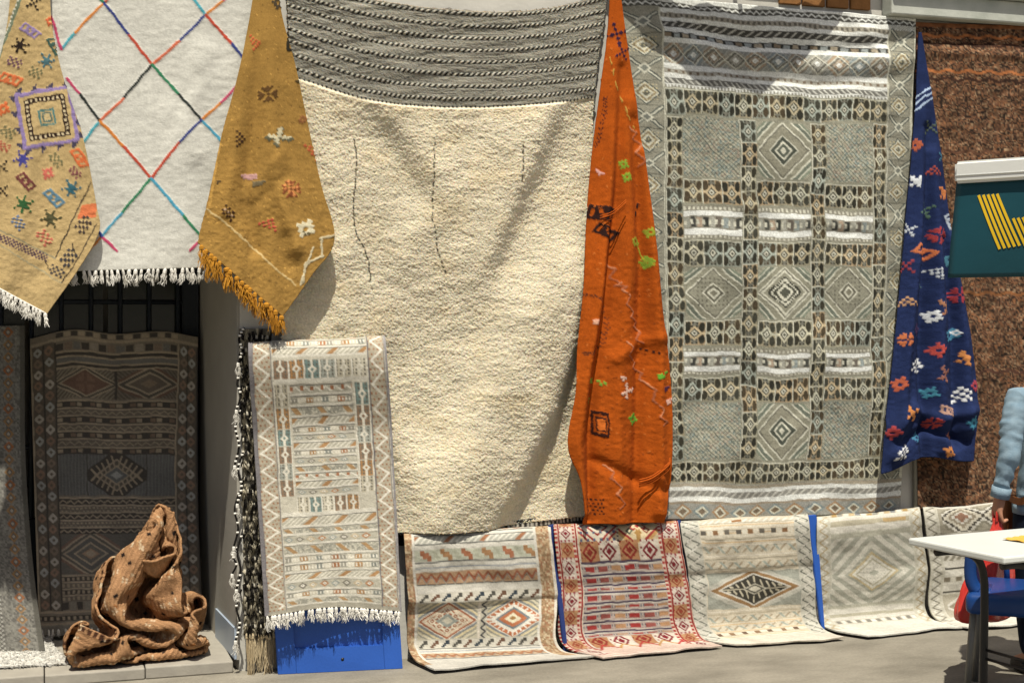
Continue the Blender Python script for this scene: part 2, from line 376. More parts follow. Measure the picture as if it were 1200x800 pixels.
def fringe(edge, n, parent, base, meshes, m, swing=.15, z0=-.002, name='tassel', y0=0):
    E = np.asarray(edge); L = np.r_[0, np.cumsum(np.linalg.norm(np.diff(E, axis=0), axis=1))]
    for i in range(n):
        s = (i+.5+random.uniform(-.28, .28))/n*L[-1]
        p = np.array([np.interp(s, L, E[:, k]) for k in range(3)])-base
        me = random.choice(meshes); o = link(name, me, m, parent, (p[0], p[1]+y0, p[2]+z0))
        o.rotation_euler = (random.uniform(-.1, .1), random.uniform(-swing, swing), random.uniform(0, 6.28))
        k = random.uniform(.8, 1.2); o.scale = (k, k, random.uniform(.75, 1.15))
def pdist(X, Y, pts):                        # distance and side to a polyline
    D = np.full(X.shape, 1e9); S = np.ones(X.shape)
    for (ax, ay), (bx, by) in zip(pts[:-1], pts[1:]):
        L2 = (bx-ax)**2+(by-ay)**2; t = np.clip(((X-ax)*(bx-ax)+(Y-ay)*(by-ay))/L2, 0, 1)
        d = np.hypot(X-ax-t*(bx-ax), Y-ay-t*(by-ay)); cr = (bx-ax)*(Y-ay)-(by-ay)*(X-ax)
        m = d < D; D[m] = d[m]; S[m] = np.sign(cr[m])
    return D, S
def ridge(X, Y, pts, wd, amp): return amp*np.exp(-(pdist(X, Y, pts)[0]/wd)**2)
def crease(X, Y, pts, wd, amp, reach):       # step across a line, higher on the line's right-hand side (walking down: the left of the picture); fades towards both ends
    D, S = pdist(X, Y, pts); (ax, ay), (bx, by) = pts[0], pts[-1]
    t = ((X-ax)*(bx-ax)+(Y-ay)*(by-ay))/((bx-ax)**2+(by-ay)**2); win = np.clip(t/.3, 0, 1)*np.clip((1.0-t)/.3, 0, 1); win = win*win*(3-2*win)
    return amp*np.tanh(S*D/wd)*np.exp(-(D/reach)**2)*win
def push(P, off):                            # off > 0 comes towards the street
    N = normals(P); return P+N*off[..., None]

# ================================================================== THE SETTING
m = bpy.data.materials.new('pavement_concrete'); m.use_nodes = True; t = m.node_tree; N_ = t.nodes; L_ = t.links
b = N_['Principled BSDF']; b.inputs['Roughness'].default_value = .9; b.inputs['Specular IOR Level'].default_value = .2
tc = N_.new('ShaderNodeTexCoord'); mp = N_.new('ShaderNodeMapping'); mp.inputs['Scale'].default_value = (1, 1.8, 1)
L_.new(tc.outputs['Object'], mp.inputs['Vector'])
na = N_.new('ShaderNodeTexNoise'); na.inputs['Scale'].default_value = 1.6; na.inputs['Detail'].default_value = 8; na.inputs['Roughness'].default_value = .65
nb = N_.new('ShaderNodeTexNoise'); nb.inputs['Scale'].default_value = 70; nb.inputs['Detail'].default_value = 4
L_.new(mp.outputs[0], na.inputs['Vector']); L_.new(tc.outputs['Object'], nb.inputs['Vector'])
cr = N_.new('ShaderNodeValToRGB'); cr.color_ramp.elements[0].position = .3; cr.color_ramp.elements[1].position = .72
cr.color_ramp.elements[0].color = C4('726d62'); cr.color_ramp.elements[1].color = C4('a09a8c'); L_.new(na.outputs['Fac'], cr.inputs[0])
mx = N_.new('ShaderNodeMix'); mx.data_type = 'RGBA'; mx.blend_type = 'MULTIPLY'; mx.inputs['Factor'].default_value = .35
L_.new(cr.outputs[0], mx.inputs['A']); L_.new(nb.outputs['Fac'], mx.inputs['B']); 
L_.new(mx.outputs['Result'], b.inputs['Base Color'])
bp = N_.new('ShaderNodeBump'); bp.inputs['Strength'].default_value = .5; bp.inputs['Distance'].default_value = .006
L_.new(nb.outputs['Fac'], bp.inputs['Height']); L_.new(bp.outputs[0], b.inputs['Normal']); M['ground'] = m
g = link('ground', raw([(-400, -400, 0), (400, -400, 0), (400, 400, 0), (-400, 400, 0)], [(0, 1, 2, 3)]), M['ground']); g['kind'] = 'structure'

# facade: piers, wall above the doorway, doorway recess
fac = empty('facade_wall', (0, 0, 0), 'pale plastered shop front behind the hanging rugs with a dark doorway recess', 'wall')
JX0, JX1 = .865, .80
def prism(name, pts, z0, z1, m, parent):     # pts: plan outline
    n = len(pts); V = [(x, y, z0) for x, y in pts]+[(x, y, z1) for x, y in pts]
    Fc = [tuple(range(n))[::-1], tuple(range(n, 2*n))]+[(i, (i+1) % n, n+(i+1) % n, n+i) for i in range(n)]
    me = raw(V, Fc); bm = bmesh.new(); bm.from_mesh(me); bmesh.ops.recalc_face_normals(bm, faces=bm.faces); bm.to_mesh(me); bm.free()
    return link(name, me, m, parent)
prism('pier', [(JX0, 0), (7, 0), (7, 1.1), (JX1, 1.1)], 0, 4.6, M['plaster'], fac)
prism('pier', [(-4, 0), (-.95, 0), (-.9, 1.1), (-4, 1.1)], 0, 4.6, M['plaster'], fac)
prism('wall_over_door', [(-.95, 0), (JX0, 0), (JX1, 1.1), (-.9, 1.1)], 2.15, 4.6, M['plaster'], fac)
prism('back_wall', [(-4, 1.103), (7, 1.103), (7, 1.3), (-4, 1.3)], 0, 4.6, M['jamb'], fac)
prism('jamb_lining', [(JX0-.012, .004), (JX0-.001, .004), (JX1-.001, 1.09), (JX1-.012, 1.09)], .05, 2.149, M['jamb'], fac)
prism('skirting_tile', [(JX0-.022, .01), (JX0-.0125, .01), (JX0-.0125-.03, .5), (JX0-.022-.03, .5)], .052, .19, M['tile'], fac)
# threshold slabs
th = empty('doorway_step', (0, 0, 0), 'low pale stone step of slabs in the doorway under the crumpled rug', 'step')
xs = [-.95, -.62, at(52, 790, 0)[0], .45, JX0-.03]
for i in range(4): box('slab', xs[i]+.002, xs[i+1]-.002, -.025, 1.09, .0, .05+.003*(i % 2), M['stone'], th, bev=.006)
# door at the back of the recess
dr = empty('shop_door', (0, 1.0, .05), 'dark blue-grey glazed door with vertical bars behind the shaded rugs', 'door')
DO = (0, 1.0, .05)
def part(name, x0, x1, y0, y1, z0, z1, m, par, O, bev=.003):
    return link(name, bm_mesh(box_bm(x0-O[0], x1-O[0], y0-O[1], y1-O[1], z0-O[2], z1-O[2], bev)), m, par)
part('frame', -.88, -.80, .98, 1.04, .055, 2.12, M['doormetal'], dr, DO); part('frame', .70, .785, .98, 1.04, .055, 2.12, M['doormetal'], dr, DO)
for k in range(4):
    xa = -.80+k*.375; part('pane', xa+.012, xa+.363, 1.01, 1.022, .6, 2.1, M['doorglass'], dr, DO, 0)
part('lower_panel', -.798, .698, 1.0, 1.03, .06, .59, M['doormetal'], dr, DO)
for k in range(11): tube('bar', [(-.74+k*.142, -.035, .55), (-.74+k*.142, -.035, 2.05)], .011, M['doormetal'], dr, 8)
for zz in (.9, 1.62): tube('crossbar', [(-.8, -.018, zz), (.7, -.018, zz)], .012, M['doormetal'], dr, 8)
# weathered beam and brick patch at the top of the wall
a, c_ = at(1040, 15, -.06), at(1290, 15, -.06)
bmr = empty('lintel_beam', (a[0], -.06, 3.15), 'weathered pale beam running above the brown speckled rug', 'beam'); BO = (a[0], -.06, 3.15)
part('beam', a[0], c_[0]+1, -.10, -.004, 3.155, 3.27, M['beam'], bmr, BO, .008); part('moulding', a[0], c_[0]+1, -.135, -.004, 3.273, 3.33, M['beam'], bmr, BO, .008)
x = at(912, 6, 0)[0]
for k in range(4):
    L = .115+.02*random.random(); o = box('brick', x, x+L, -.016-random.random()*.006, .02, 3.185, 3.245, M['brick'], fac, bev=.004); x += L+.012
x = at(905, 6, 0)[0]
for k in range(4):
    L = .12+.02*random.random(); o = box('brick', x, x+L, -.014-random.random()*.006, .02, 3.257, 3.317, M['brick'], fac, bev=.004); x += L+.012
x = at(800, 0, 0)[0]
for k in range(1): box('brick', x, x+.11, -.016, .02, 3.185, 3.245, M['brick'], fac, bev=.004)
# rail that the rugs hang from, above the picture
rail = empty('hanging_rail', (0, -.03, 3.36), 'long thin iron rail on the shop front that the rugs hang from', 'rail')
tube('bar', [(-1.6, -.03, 0), (5.2, -.03, 0)], .012, M['black_metal'], rail, 8)
for xx in (-1.4, -.2, .8, 1.9, 3.0, 4.1, 5.1): tube('bracket', [(xx, .029, 0), (xx, -.03, 0)], .008, M['black_metal'], rail, 6)
# canvas awning rolled up above the big kilim, added unseen to shade its top
blk = empty('sun_blocker_roll', (3.63, 0, 3.5), 'added beige canvas sun awning rolled up on the wall above the patterned kilim', 'blocker')
px_ = [(2.39, -.04, 3.46, .03), (2.62, -.13, 3.47, .05), (2.87, -.22, 3.46, .07), (3.12, -.27, 3.44, .08), (3.37, -.27, 3.46, .075), (3.62, -.24, 3.50, .065), (3.82, -.2, 3.56, .05), (4.07, -.16, 3.62, .05)]
sp = smooth_path(px_, 5); V, Fc = tube_geo([(q[0]-3.63, q[1], q[2]-3.5) for q in sp], [q[3] for q in sp], 14)
V = [Vector((v.x, v.y+.012*math.sin(v.x*21+v.z*30), v.z+.01*math.sin(v.x*33))) for v in V]
link('canvas_roll', raw(V, Fc), M['canvas'], blk, smooth=True)
for xx, yy in ((2.75, -.16), (3.3, -.27), (3.8, -.22)): tube('bracket', [(xx-3.63, .0, .04), (xx-3.63, yy, .03)], .012, M['black_metal'], blk, 6)

# ================================================================== HANGING RUGS
def grid_at(rows, vs, us, nu, nv): return surf([[np.asarray(p) for p in r] for r in rows], vs, us, nu, nv)
def warp(X, Y, amp=.7, sc=14, seed=0): return X+amp*2*fbm(X/sc, Y/sc, seed, 2), Y+amp*2*fbm(X/sc+9, Y/sc+5, seed+5, 2)

# ---- white rug with coloured diamond lines
cv = Cv(-60, -70, 325, 330, 'c5c4ba')
CO = dict(o='c9781f', t='3f9fae', n='33407f', r='b8442a', s='c95f3a', g='2c7a55', k='2d3330', p='bd3f66', c='3f97b4')
def pl(seq, wd=3.4):
    for (p, q, k) in seq: cv.line([p, q], wd, CO[k], .0025)
pl([((72, 58), (88, 38), 't'), ((88, 38), (122, 4), 'o'), ((122, 4), (150, -30), 'r'), ((100, -20), (122, 4), 'g'), ((122, 4), (151, 42), 'n'), ((151, 42), (178, 76), 'r'),
    ((178, 76), (212, 47), 's'), ((212, 47), (241, 18), 'n'), ((241, 18), (262, 0), 'o'), ((262, 0), (290, -30), 'p'), ((200, -35), (241, 18), 't'), ((241, 18), (272, 52), 'r'), ((272, 52), (290, 76), 'n'),
    ((178, 76), (144, 116), 'k'), ((144, 116), (117, 142), 's'), ((117, 142), (97, 167), 't'), ((178, 76), (210, 112), 'g'), ((210, 112), (236, 141), 'k'),
    ((236, 141), (260, 120), 'o'), ((260, 120), (282, 96), 'p'), ((236, 141), (262, 168), 'c'), ((78, 92), (94, 111), 'p'), ((94, 111), (117, 142), 'k'),
    ((117, 142), (145, 172), 'o'), ((145, 172), (177, 209), 'r'), ((236, 141), (209, 168), 'n'), ((209, 168), (177, 209), 'r'),
    ((177, 209), (142, 250), 'g'), ((142, 250), (119, 277), 'c'), ((177, 209), (215, 253), 'c'), ((215, 253), (237, 280), 'g'), ((119, 277), (105, 293), 'o'), ((119, 277), (137, 294), 'p'), ((116, 272), (119, 277), 'n'),
    ((237, 280), (222, 294), 'p'), ((237, 280), (255, 300), 'o'), ((60, 20), (72, 58), 'p')])
cv.wear(.05, 30, 4)
y0 = -.055
P, U, V = grid_at([[at(-45, -62, y0), at(110, -62, y0), at(318, -60, y0)], [at(-45, 130, y0-.02), at(110, 130, y0-.02), at(296, 130, y0-.02)], [at(-45, 319, y0-.035), at(110, 317, y0-.035), at(264, 313, y0-.035)]], [0, .5, 1], [0, .5, 1], 240, 300)
X, Y = proj(P); col, h = cv.sample(*warp(X, Y, .6, 10, 2))
off = .012*fbm(X/70, Y/90, 11, 3)+.002*fbm(X/9, Y/5, 12, 2)+ridge(X, Y, [(240, 60), (215, 140), (230, 180)], 14, .012)-ridge(X, Y, [(230, 90), (200, 150)], 8, .006)+ridge(X, Y, [(178, 80), (177, 320)], 5, .004)
P = push(P, off+h)
rug, bs = cloth('wool_rug', P, col, label='white woollen rug crossed by thin multicoloured diamond lines', cat='rug')
TW = [tassel_mesh(.05, .010, 6, s) for s in range(3)]
fringe(P[-1], 44, rug, bs, TW, M['yarn_white'], .3)

# ---- cream shag rug with a grey striped flat-woven end
top = [(335, -26), (420, -4), (500, 9), (570, 14), (640, 10), (712, -6)]
mid = [(340, 88), (430, 116), (500, 124), (560, 125), (635, 121), (697, 113)]
low1 = [(335, 300), (425, 300), (500, 302), (560, 303), (630, 302), (700, 300)]
low2 = [(328, 450), (425, 455), (500, 458), (560, 458), (630, 455), (702, 450)]
bot = [(330, 625), (425, 624), (500, 622), (560, 620), (640, 611), (700, 603)]
us = [0, .24, .44, .6, .8, 1]; vs = [-10, 120, 300, 455, 620]
y0 = -.03
P, U, V = grid_at([[at(x, y, y0-d) for x, y in r] for r, d in ((top, .0), (mid, .02), (low1, .03), (low2, .035), (bot, .03))], vs, us, 400, 660)
cv = Cv(0, -12, 365, 625, 'cdc3a9')
cv.R(0, -12, 365, 121, '8a877b')
rng = np.random.RandomState(5)
for k in range(420):
    y = rng.uniform(-12, 120); x = rng.uniform(-20, 360); L = rng.uniform(8, 70); cv.R(x, y, x+L, y+.7, rng.choice(['a9a596', '6c685e', '7a766b', '55524b', '9b9789']))
for k in range(8):
    y = -8+k*16.6
    cv.R(0, y+3.4, 365, y+5, '4b4842', 0)
    kk = cv.sl(0, y, 365, y+4.6); ph = ((cv.X[kk]+(cv.Y[kk]-y)*.8) % 6)/6
    cv.put(kk, ph < .42, 'b3afa0'); cv.put(kk, ph >= .42, '2b2a25')
    cv.h[kk] = .004*np.sin(np.clip((cv.Y[kk]-y)/4.6, 0, 1)*math.pi)*(.5+.5*np.abs(np.sin(ph*2*math.pi)))
kk = cv.sl(0, 119, 365, 122); cv.put(kk, (cv.X[kk] % 5) < 2.2, '2b2a27')
pileC = cv.a.copy()
for pts in ([(72, 170), (76, 195), (76, 262), (92, 300), (96, 330)], [(168, 165), (167, 215), (166, 255), (172, 290), (180, 318)], [(268, 170), (268, 215)]):
    cv.line([(q[0]+rng.uniform(-1, 1), q[1]) for q in smooth_path(pts, 5)], 1.6, '4a463c', dash=(7.3, rng.uniform(3, 5.5)))
cv.wear(.06, 40, 8)
X, Y = proj(P); col, h = cv.sample(*warp(U*365, V, .5, 12, 3))
col *= (1+np.clip((V-121)/3, 0, 1)*(.16*fbm(X/28, Y/14, 33, 3)+.22*(rng.rand(*X.shape)-.5)))[..., None]; tn = (np.clip((V-121)/3, 0, 1)*np.clip(fbm(X/40, Y/26, 37, 3)*1.6, 0, 1)*.5)[..., None]; col = col*(1-tn)+col*np.array((.93, .85, .70))*tn
pile = np.clip((V-121)/3, 0, 1)
off = .03*fbm(X/90, Y/110, 21, 2)*pile
off += crease(X, Y, [(705, 230), (690, 330), (678, 405), (655, 480), (612, 570), (560, 660), (520, 720)], 11, .055, 85)*pile
off += crease(X, Y, [(680, 60), (655, 130), (635, 185), (600, 260), (575, 320), (560, 380)], 13, .042, 60)*pile
off += crease(X, Y, [(525, 260), (500, 215), (455, 150), (415, 100)], 14, .03, 45)*pile
off += ridge(X, Y, [(400, 300), (430, 420), (470, 520), (520, 640)], 30, .03)+ridge(X, Y, [(640, 330), (590, 450), (530, 560), (500, 640)], 38, .035)*pile
off += ridge(X, Y, [(520, 250), (480, 270), (470, 300)], 26, .018)*pile
off += pile*(.006+.0045*fbm(X/19, Y/10, 25, 2)+.0026*fbm(X/5.2, Y/3.2, 26, 2)+.0040*vnoise(X/1.5, Y/1.2, 27)+.0012*rng.randn(*X.shape))
off += (1-pile)*(.0012*rng.randn(*X.shape)+.003*fbm(X/9, Y/3, 30, 2)+.006*fbm(X/60, Y/12, 28, 3)+.006*fbm(X/90+.1*Y, Y/40, 29, 2))
P = push(P, off+h*(1-pile))
rug, bs = cloth('shag_rug', P, col, th=.014, m='cream_wool', label='cream shaggy wool rug with a grey striped flat-woven top end', cat='rug')
cP = Cv(0, -12, 365, 625, 'd6cbb0')
def cfun(p, fu, fv):
    c, _ = cv.sample(fu*365, -10+fv*630); lum = fbm(fu*60, fv*110, 31, 3)[:, None]
    return c*(1.10+.3*lum)
def cf2(p, fu, fv): return cfun(p, fu, fv)
v0 = (123+10)/630
# dark flat-woven lower end of the same rug, in shade behind the low kilims
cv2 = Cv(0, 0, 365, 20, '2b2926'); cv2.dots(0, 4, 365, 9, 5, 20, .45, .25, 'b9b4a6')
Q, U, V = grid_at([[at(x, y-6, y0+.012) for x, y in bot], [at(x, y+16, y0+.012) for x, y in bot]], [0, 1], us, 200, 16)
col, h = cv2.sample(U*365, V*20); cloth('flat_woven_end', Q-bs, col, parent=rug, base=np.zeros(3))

# ---- tan embroidered throw
cv = Cv(-80, -40, 130, 385, 'b49a66')
def emb(L):
    for rows, x, y, cell, c, rot, sh in L: cv.bmp(rows, x, y, cell, c, rot, .0025, sh)
cv.line([(30, -40), (24, 0), (10, 38), (-4, 70), (-40, 130)], 7, '6f7a63'); cv.line([(30, -40), (27, 2), (13, 38), (-1, 70), (-36, 132)], 2, '2c2a24'); cv.line([(27, -40), (21, 0), (7, 38), (-7, 70), (-43, 130)], 2.2, 'c9c6b4', dash=(5, 2.5))
cv.line([(36, -40), (30, 2), (16, 38), (3, 70), (-30, 132)], 9, 'b49a66')
emb([(STAR, 39, 4, 3, '2c2622', .3, 0), (BARS, 35, 37, 2.8, '8d7aa6', .6, .3), (STAR8, 24, 54, 2.6, '2b211c', .5, 0), (STAR8, 55, 72, 2.6, '4a7078', .4, 0), (CHK, 17, 73, 2.8, '6a4a58', .35, .3), (CHK, 42, 86, 2.8, '6d6b4a', .35, .3),
     (BARS, 12, 93, 3.2, 'cf6a35', .3, .4), (LOZ, 59, 25, 2.4, 'c45c30', .3, 0), (BARS, 65, 55, 2.8, '3d5a50', 1.1, .3), (LOZ, 4, 128, 3.4, 'd1682f', .4, 0), (CHK, 9, 155, 3, '6d6b4a', .4, .3), (CHK, 4, 172, 2.6, 'a8553f', .4, .3),
     (STAR8, 27, 187, 2.8, '41408a', .5, 0), (BARS, 93, 185, 3, 'd1682f', 1.0, .4), (CHK, 66, 188, 3, '6b6a48', .8, .2), (STAR, 2, 195, 3, '2a2622', 0, 0), (BARS, 30, 213, 3, '6f3b39', .8, .3), (LOZ, 56, 203, 3.2, 'c0604f', .5, 0), (CHK, 88, 202, 2.6, '7a3f4a', .8, .2),
     (STAR8, 84, 221, 2.8, '33626f', .5, 0), (BARS, 63, 232, 3, '55798c', .8, .3), (STAR8, 28, 240, 3.1, '2f5c34', .2, 0), (STAR8, 59, 256, 3.1, '4c4a30', .5, 0), (CHK, 22, 262, 3, '5d6f8a', .9, .2), (CHK, 52, 279, 3.4, 'b5604c', .9, .3), (STAR, 3, 223, 2.6, '2c2622', 0, 0), (LOZ, 98, 145, 3, '57538a', 0, 0)])
# purple-framed medallion, a slightly turned square
def rq(cx, cy, s, a): return [(cx+s*(math.cos(a)*u-math.sin(a)*v), cy+s*(math.sin(a)*u+math.cos(a)*v)) for u, v in ((-1, -1), (1, -1), (1, 1), (-1, 1))]
for s, c in ((33.5, '8a77a8'), (29, 'b9a06c'), (24.5, '33241f'), (18.5, 'b9a06c'), (9.5, '4f7f7c'), (7.2, 'b9a06c'), (5.6, '5a6f66'), (3.4, 'c7b27e')): cv.poly(rq(55, 138, s, -.17), c, .002)
q = rq(55, 138, 21.5, -.17); cv.line(q+[q[0]], 3, 'c9b890', dash=(5.2, 2.6))
for i in range(4):
    a, b_ = rq(55, 138, 37, -.17)[i-1], rq(55, 138, 37, -.17)[i]
    for k in range(4):
        f = (k+.5)/4; cv.bmp(["###", ".##", "..#"], a[0]+(b_[0]-a[0])*f, a[1]+(b_[1]-a[1])*f, 2.4, '474256', i*1.57)
# inner border lines near the lower corner
cv.line([(107, 215), (85, 258), (65, 303)], 1.6, '3a332b'); cv.line([(113, 262), (95, 297), (72, 332)], 1.4, '4a4034'); cv.line([(-60, 246), (0, 270), (65, 303)], 1.6, '8b8468'); cv.line([(-60, 263), (0, 287), (72, 332)], 1.4, '9a9272')
cv.poly([(96, 240), (113, 238), (113, 254), (91, 256)], 'cf6f3d'); cv.bmp(CHK, 98, 263, 3.6, '4a3f3a', -.9, .002, .3); cv.bmp(CHK, 80, 302, 3.6, '3f3d40', -.9, .002, .3); cv.bmp(CHK, 67, 318, 3, '3f3d40', .4)
for f in np.linspace(0, 1, 14): cv.bmp(CHK, -50+f*100, 256+f*45, 2.2, '4f3a4c', .42)
cv.line([(84, 285), (88, 298)], 1.3, '3a332b'); cv.line([(52, 305), (57, 316)], 1.3, '3a332b')
cv.wear(.09, 30, 9)
Lc = [(14, -34), (8, 30), (-8, 90), (-40, 160), (-60, 230), (-66, 255), (-70, 280), (-72, 300)]
Rc = [(58, -34), (61, 30), (74, 90), (97, 160), (113, 240), (116, 272), (93, 314), (55, 368)]
def strip_cloth(Lc, Rc, nu, nv, dep, vs=None, belly=None):
    n = len(Lc); vs = vs or list(np.linspace(0, 1, n)); rows = []
    for i, (l, r) in enumerate(zip(Lc, Rc)):
        rows.append([at(l[0]+(r[0]-l[0])*f, l[1]+(r[1]-l[1])*f, dep(vs[i])) for f in (0, .5, 1)])
    return grid_at(rows, vs, [0, .5, 1], nu, nv)
P, U, V = strip_cloth(Lc, Rc, 170, 340, lambda v: -.10-.05*v)
X, Y = proj(P); col, h = cv.sample(*warp(*warp(X, Y, .8, 9, 4), .55, 2.5, 54))
env = np.sin(np.clip(V, 0, 1)*math.pi*.5)
off = .012*fbm(X/35+Y*.004, Y/120, 41, 3)*env+.0026*fbm(X/5, Y/4, 43, 2)+ridge(X, Y, [(30, 0), (45, 120), (30, 240), (10, 330)], 12, .014)-ridge(X, Y, [(40, 330), (60, 300)], 9, .006)
P = push(P, off+h)
rug, bs = cloth('embroidered_throw', P, col, label='tan throw embroidered with stars and a purple-framed square medallion', cat='throw')
fringe(P[-1], 26, rug, bs, TW, M['yarn_white'], .25)
tube('piping', [tuple(p-bs) for p in P[-1][::6]], .004, M['yarn_white'], rug, 6)

# ---- ochre embroidered throw
cv = Cv(220, -45, 405, 400, '96722f')
for k in range(900):
    x = rng.uniform(222, 400); y = rng.uniform(-40, 390); cv.bmp(["##"], x, y, 1.2, rng.choice(['8f6a28', 'b98d3c', '7a5b26']), .65)
emb([(LOZ, 326, 4, 3, '4a4030', .2, 0), (TRI, 300, 50, 2.8, 'b4552c', 1.3, .2), (["##.", "#.#", "#..", "##."], 342, 53, 4, '2e2a20', 0, 0), (ROSE, 314, 111, 3.1, '5a3f1e', .6, .2), (TRI, 282, 163, 3, '46301f', 1.57, 0), (BIRD, 327, 162, 4.0, '5d5a45', .75, .3), (BIRD, 327, 160, 3.2, 'bdb492', .75, .3),
     (TRI, 369, 176, 3.4, 'b1552f', .9, .2), (["######", ".#####"], 292, 207, 3.2, 'b58a86', -.1, 0), (["#####", "####."], 303, 215, 3.2, '6d6147', -.1, 0), (ROSE, 341, 222, 3.2, '7d4423', .6, .2), (CHK, 341, 221, 3.2, 'c17a3e', .6, .2), (CHK, 267, 250, 3.0, '3c2519', .7, 0), (["#.#.#"], 267, 250, 3.0, 'a88a6a', .7, 0),
     (TRI, 316, 262, 3.2, 'b04a34', .4, .2), (LOZ, 358, 268, 4.8, 'c6bd9d', .3, .2), (["#.#", ".#."], 358, 274, 3.4, '6a6144', .4, 0), (["##", "#."], 256, 214, 2.6, '50402a', 0, 0), (LOZ, 355, 140, 2.2, '8a5a30', 0, 0), (["###"], 350, 96, 3, '4a3b22', .5, 0)])
cv.line([(375, 280), (391, 276)], 2.6, 'bfb390', .003); cv.line([(376, 280), (377, 300), (358, 310), (355, 330)], 2.6, 'bfb390', .003); cv.line([(367, 290), (352, 333)], 2.2, 'bfb390', .003); cv.line([(358, 308), (378, 301)], 2.2, 'bfb390', .003)
cv.line([(243, 245), (280, 275), (318, 310), (346, 334)], 2.2, 'b99f68', .001)
cv.line([(270, 40), (262, 130), (246, 240)], 3.5, 'b78c3c')
cv.wear(.12, 22, 10)
Lc = [(301, -34), (291, 30), (277, 95), (262, 150), (250, 205), (241, 246), (236, 266), (232, 284)]
Rc = [(322, -34), (331, 20), (346, 75), (360, 140), (376, 215), (392, 281), (366, 322), (331, 371)]
P, U, V = strip_cloth(Lc, Rc, 170, 340, lambda v: -.10-.09*v)
X, Y = proj(P); col, h = cv.sample(*warp(*warp(X, Y, .8, 9, 5), .55, 2.5, 55))
env = np.clip(V*1.5, 0, 1)
off = env*(.014*fbm(X/30, Y/120, 51, 3)+.0030*fbm(X/5, Y/4, 53, 2)+ridge(X, Y, [(315, 0), (315, 120), (325, 210), (345, 290)], 12, 0.0325)-ridge(X, Y, [(306, 60), (298, 150), (288, 230), (300, 290)], 9, 0.0250)+ridge(X, Y, [(292, 60), (278, 160), (262, 250)], 9, 0.0175)-ridge(X, Y, [(340, 310), (335, 280)], 9, 0.0150)+ridge(X, Y, [(285, 230), (330, 180)], 7, 0.0075)-ridge(X, Y, [(300, 240), (335, 205)], 6, 0.0075))
P = push(P, off+h)
rug, bs = cloth('embroidered_throw', P, col, label='ochre yellow throw with scattered embroidered motifs and ochre tassels', cat='throw')
TO = [tassel_mesh(.085, .016, 9, 20+s) for s in range(3)]
fringe(P[-1], 17, rug, bs, TO, M['yarn_ochre'], .1)

# ---- orange embroidered throw
cv = Cv(650, -45, 800, 625, 'a04b12')
emb([(STAR, 722, 40, 4, '2f1d33', .5, 0), (STAR, 729, 62, 3, '2f1d33', .3, 0), (BARS, 704, 250, 4.2, '2b1a17', .15, .2), (BARS, 709, 272, 3.4, '2b1a17', .5, .2), (["####", "..#."], 702, 203, 2.6, 'c99a92', .5, 0), (["#", "#", ".", "#", "#"], 747, 246, 3, '2b1a17', .3, 0), (LOZ, 730, 193, 2.4, '7d9a34', .5, 0), (LOZ, 733, 208, 2.4, '7d9a34', .5, 0),
     (LOZ, 744, 283, 2.6, '8f9a34', .4, 0), (LOZ, 760, 273, 2.6, '8f9a34', .4, 0), (LOZ, 758, 309, 2.6, '8a8f30', .4, 0), (LOZ, 757, 307, 3, '7d9a34', 0, 0), (["#.#", "###"], 693, 446, 3, '6f9a3a', 0, 0), (["#.#", ".#."], 705, 449, 3, '6f9a3a', .3, 0), (["##", "#.", "#."], 691, 470, 2.6, '6f9a3a', 0, 0), (LOZ, 743, 491, 3, '5f9a34', .2, 0),
     (["##.##", "###.."], 775, 440, 3.2, '5f9a34', -.3, 0), (["###", "##."], 780, 455, 3, '4a2a42', -.2, 0), (["###", "##."], 784, 470, 3, 'c9a090', -.4, 0), (["###", ".#."], 728, 444, 3.0, 'cfae9c', .2, 0), (BIRD, 734, 458, 2.6, 'cfae9c', .6, 0), (["#.#.#.#"], 761, 411, 2.8, '3a2019', .3, 0), (["##", "##"], 694, 377, 3, 'c99a82', 0, 0)])
for s, c in ((9.5, '331a14'), (6.8, 'a04b12'), (5.6, '3c1f17'), (4.2, 'c4682a')): cv.poly([(705-s, 497-s*1.7), (705+s*.9, 497-s*1.4), (705+s*.8, 497+s*1.6), (705-s, 497+s*1.3)], c, .003)
for pts in ([(715, 310), (722, 332), (730, 340), (737, 365), (747, 382), (750, 402)], [(736, 400), (742, 425), (756, 445), (772, 480), (778, 498)], [(712, 545), (722, 570), (728, 595)], [(741, 150), (748, 170), (752, 195)]):
    p = smooth_path(pts, 3)
    for k in range(len(p)-1): cv.line([(p[k][0]-4+8*(k % 2), p[k][1]), (p[k+1][0]+4-8*(k % 2), p[k+1][1])], 2.0, '9a5a3c' if k % 3 else 'b97a58', .003)
for k in range(420): cv.bmp(["##"] if k % 2 else ["#", "#"], rng.uniform(655, 795), rng.uniform(0, 610), 1.3, rng.choice(['8a3f12', '93481a', 'b8662c']), rng.uniform(0, 3), .002)
p = smooth_path([(709, 115), (706, 140), (699, 172)], 6)
for q in p: cv.bmp(["#.#", ".#."], q[0], q[1], 1.7, '3a1d1c')
p = smooth_path([(684, 345), (705, 355), (712, 385), (700, 410), (684, 415)], 5)
for q in p: cv.bmp(["#.#", ".#."], q[0]+rng.uniform(-2, 2), q[1], 1.9, '5c2f1c')
cv.line([(714, 68), (720, 100), (735, 135), (744, 150)], 1.6, 'b08a40', .003, (14, 8)); cv.line([(746, 282), (757, 308)], 1.4, '8f9a34', .003)
cv.dots(690, 585, 708, 605, 4, 4, .5, .5, '2f1a16', True)
cv.wear(.10, 20, 12)
Lc = [(716, -34), (713, 30), (704, 100), (694, 180), (688, 250), (684, 330), (677, 400), (673, 460), (664, 520), (676, 562), (684, 614)]
Rc = [(724, -34), (735, 50), (747, 130), (758, 210), (767, 285), (773, 350), (782, 410), (787, 460), (788, 510), (786, 560), (778, 612)]
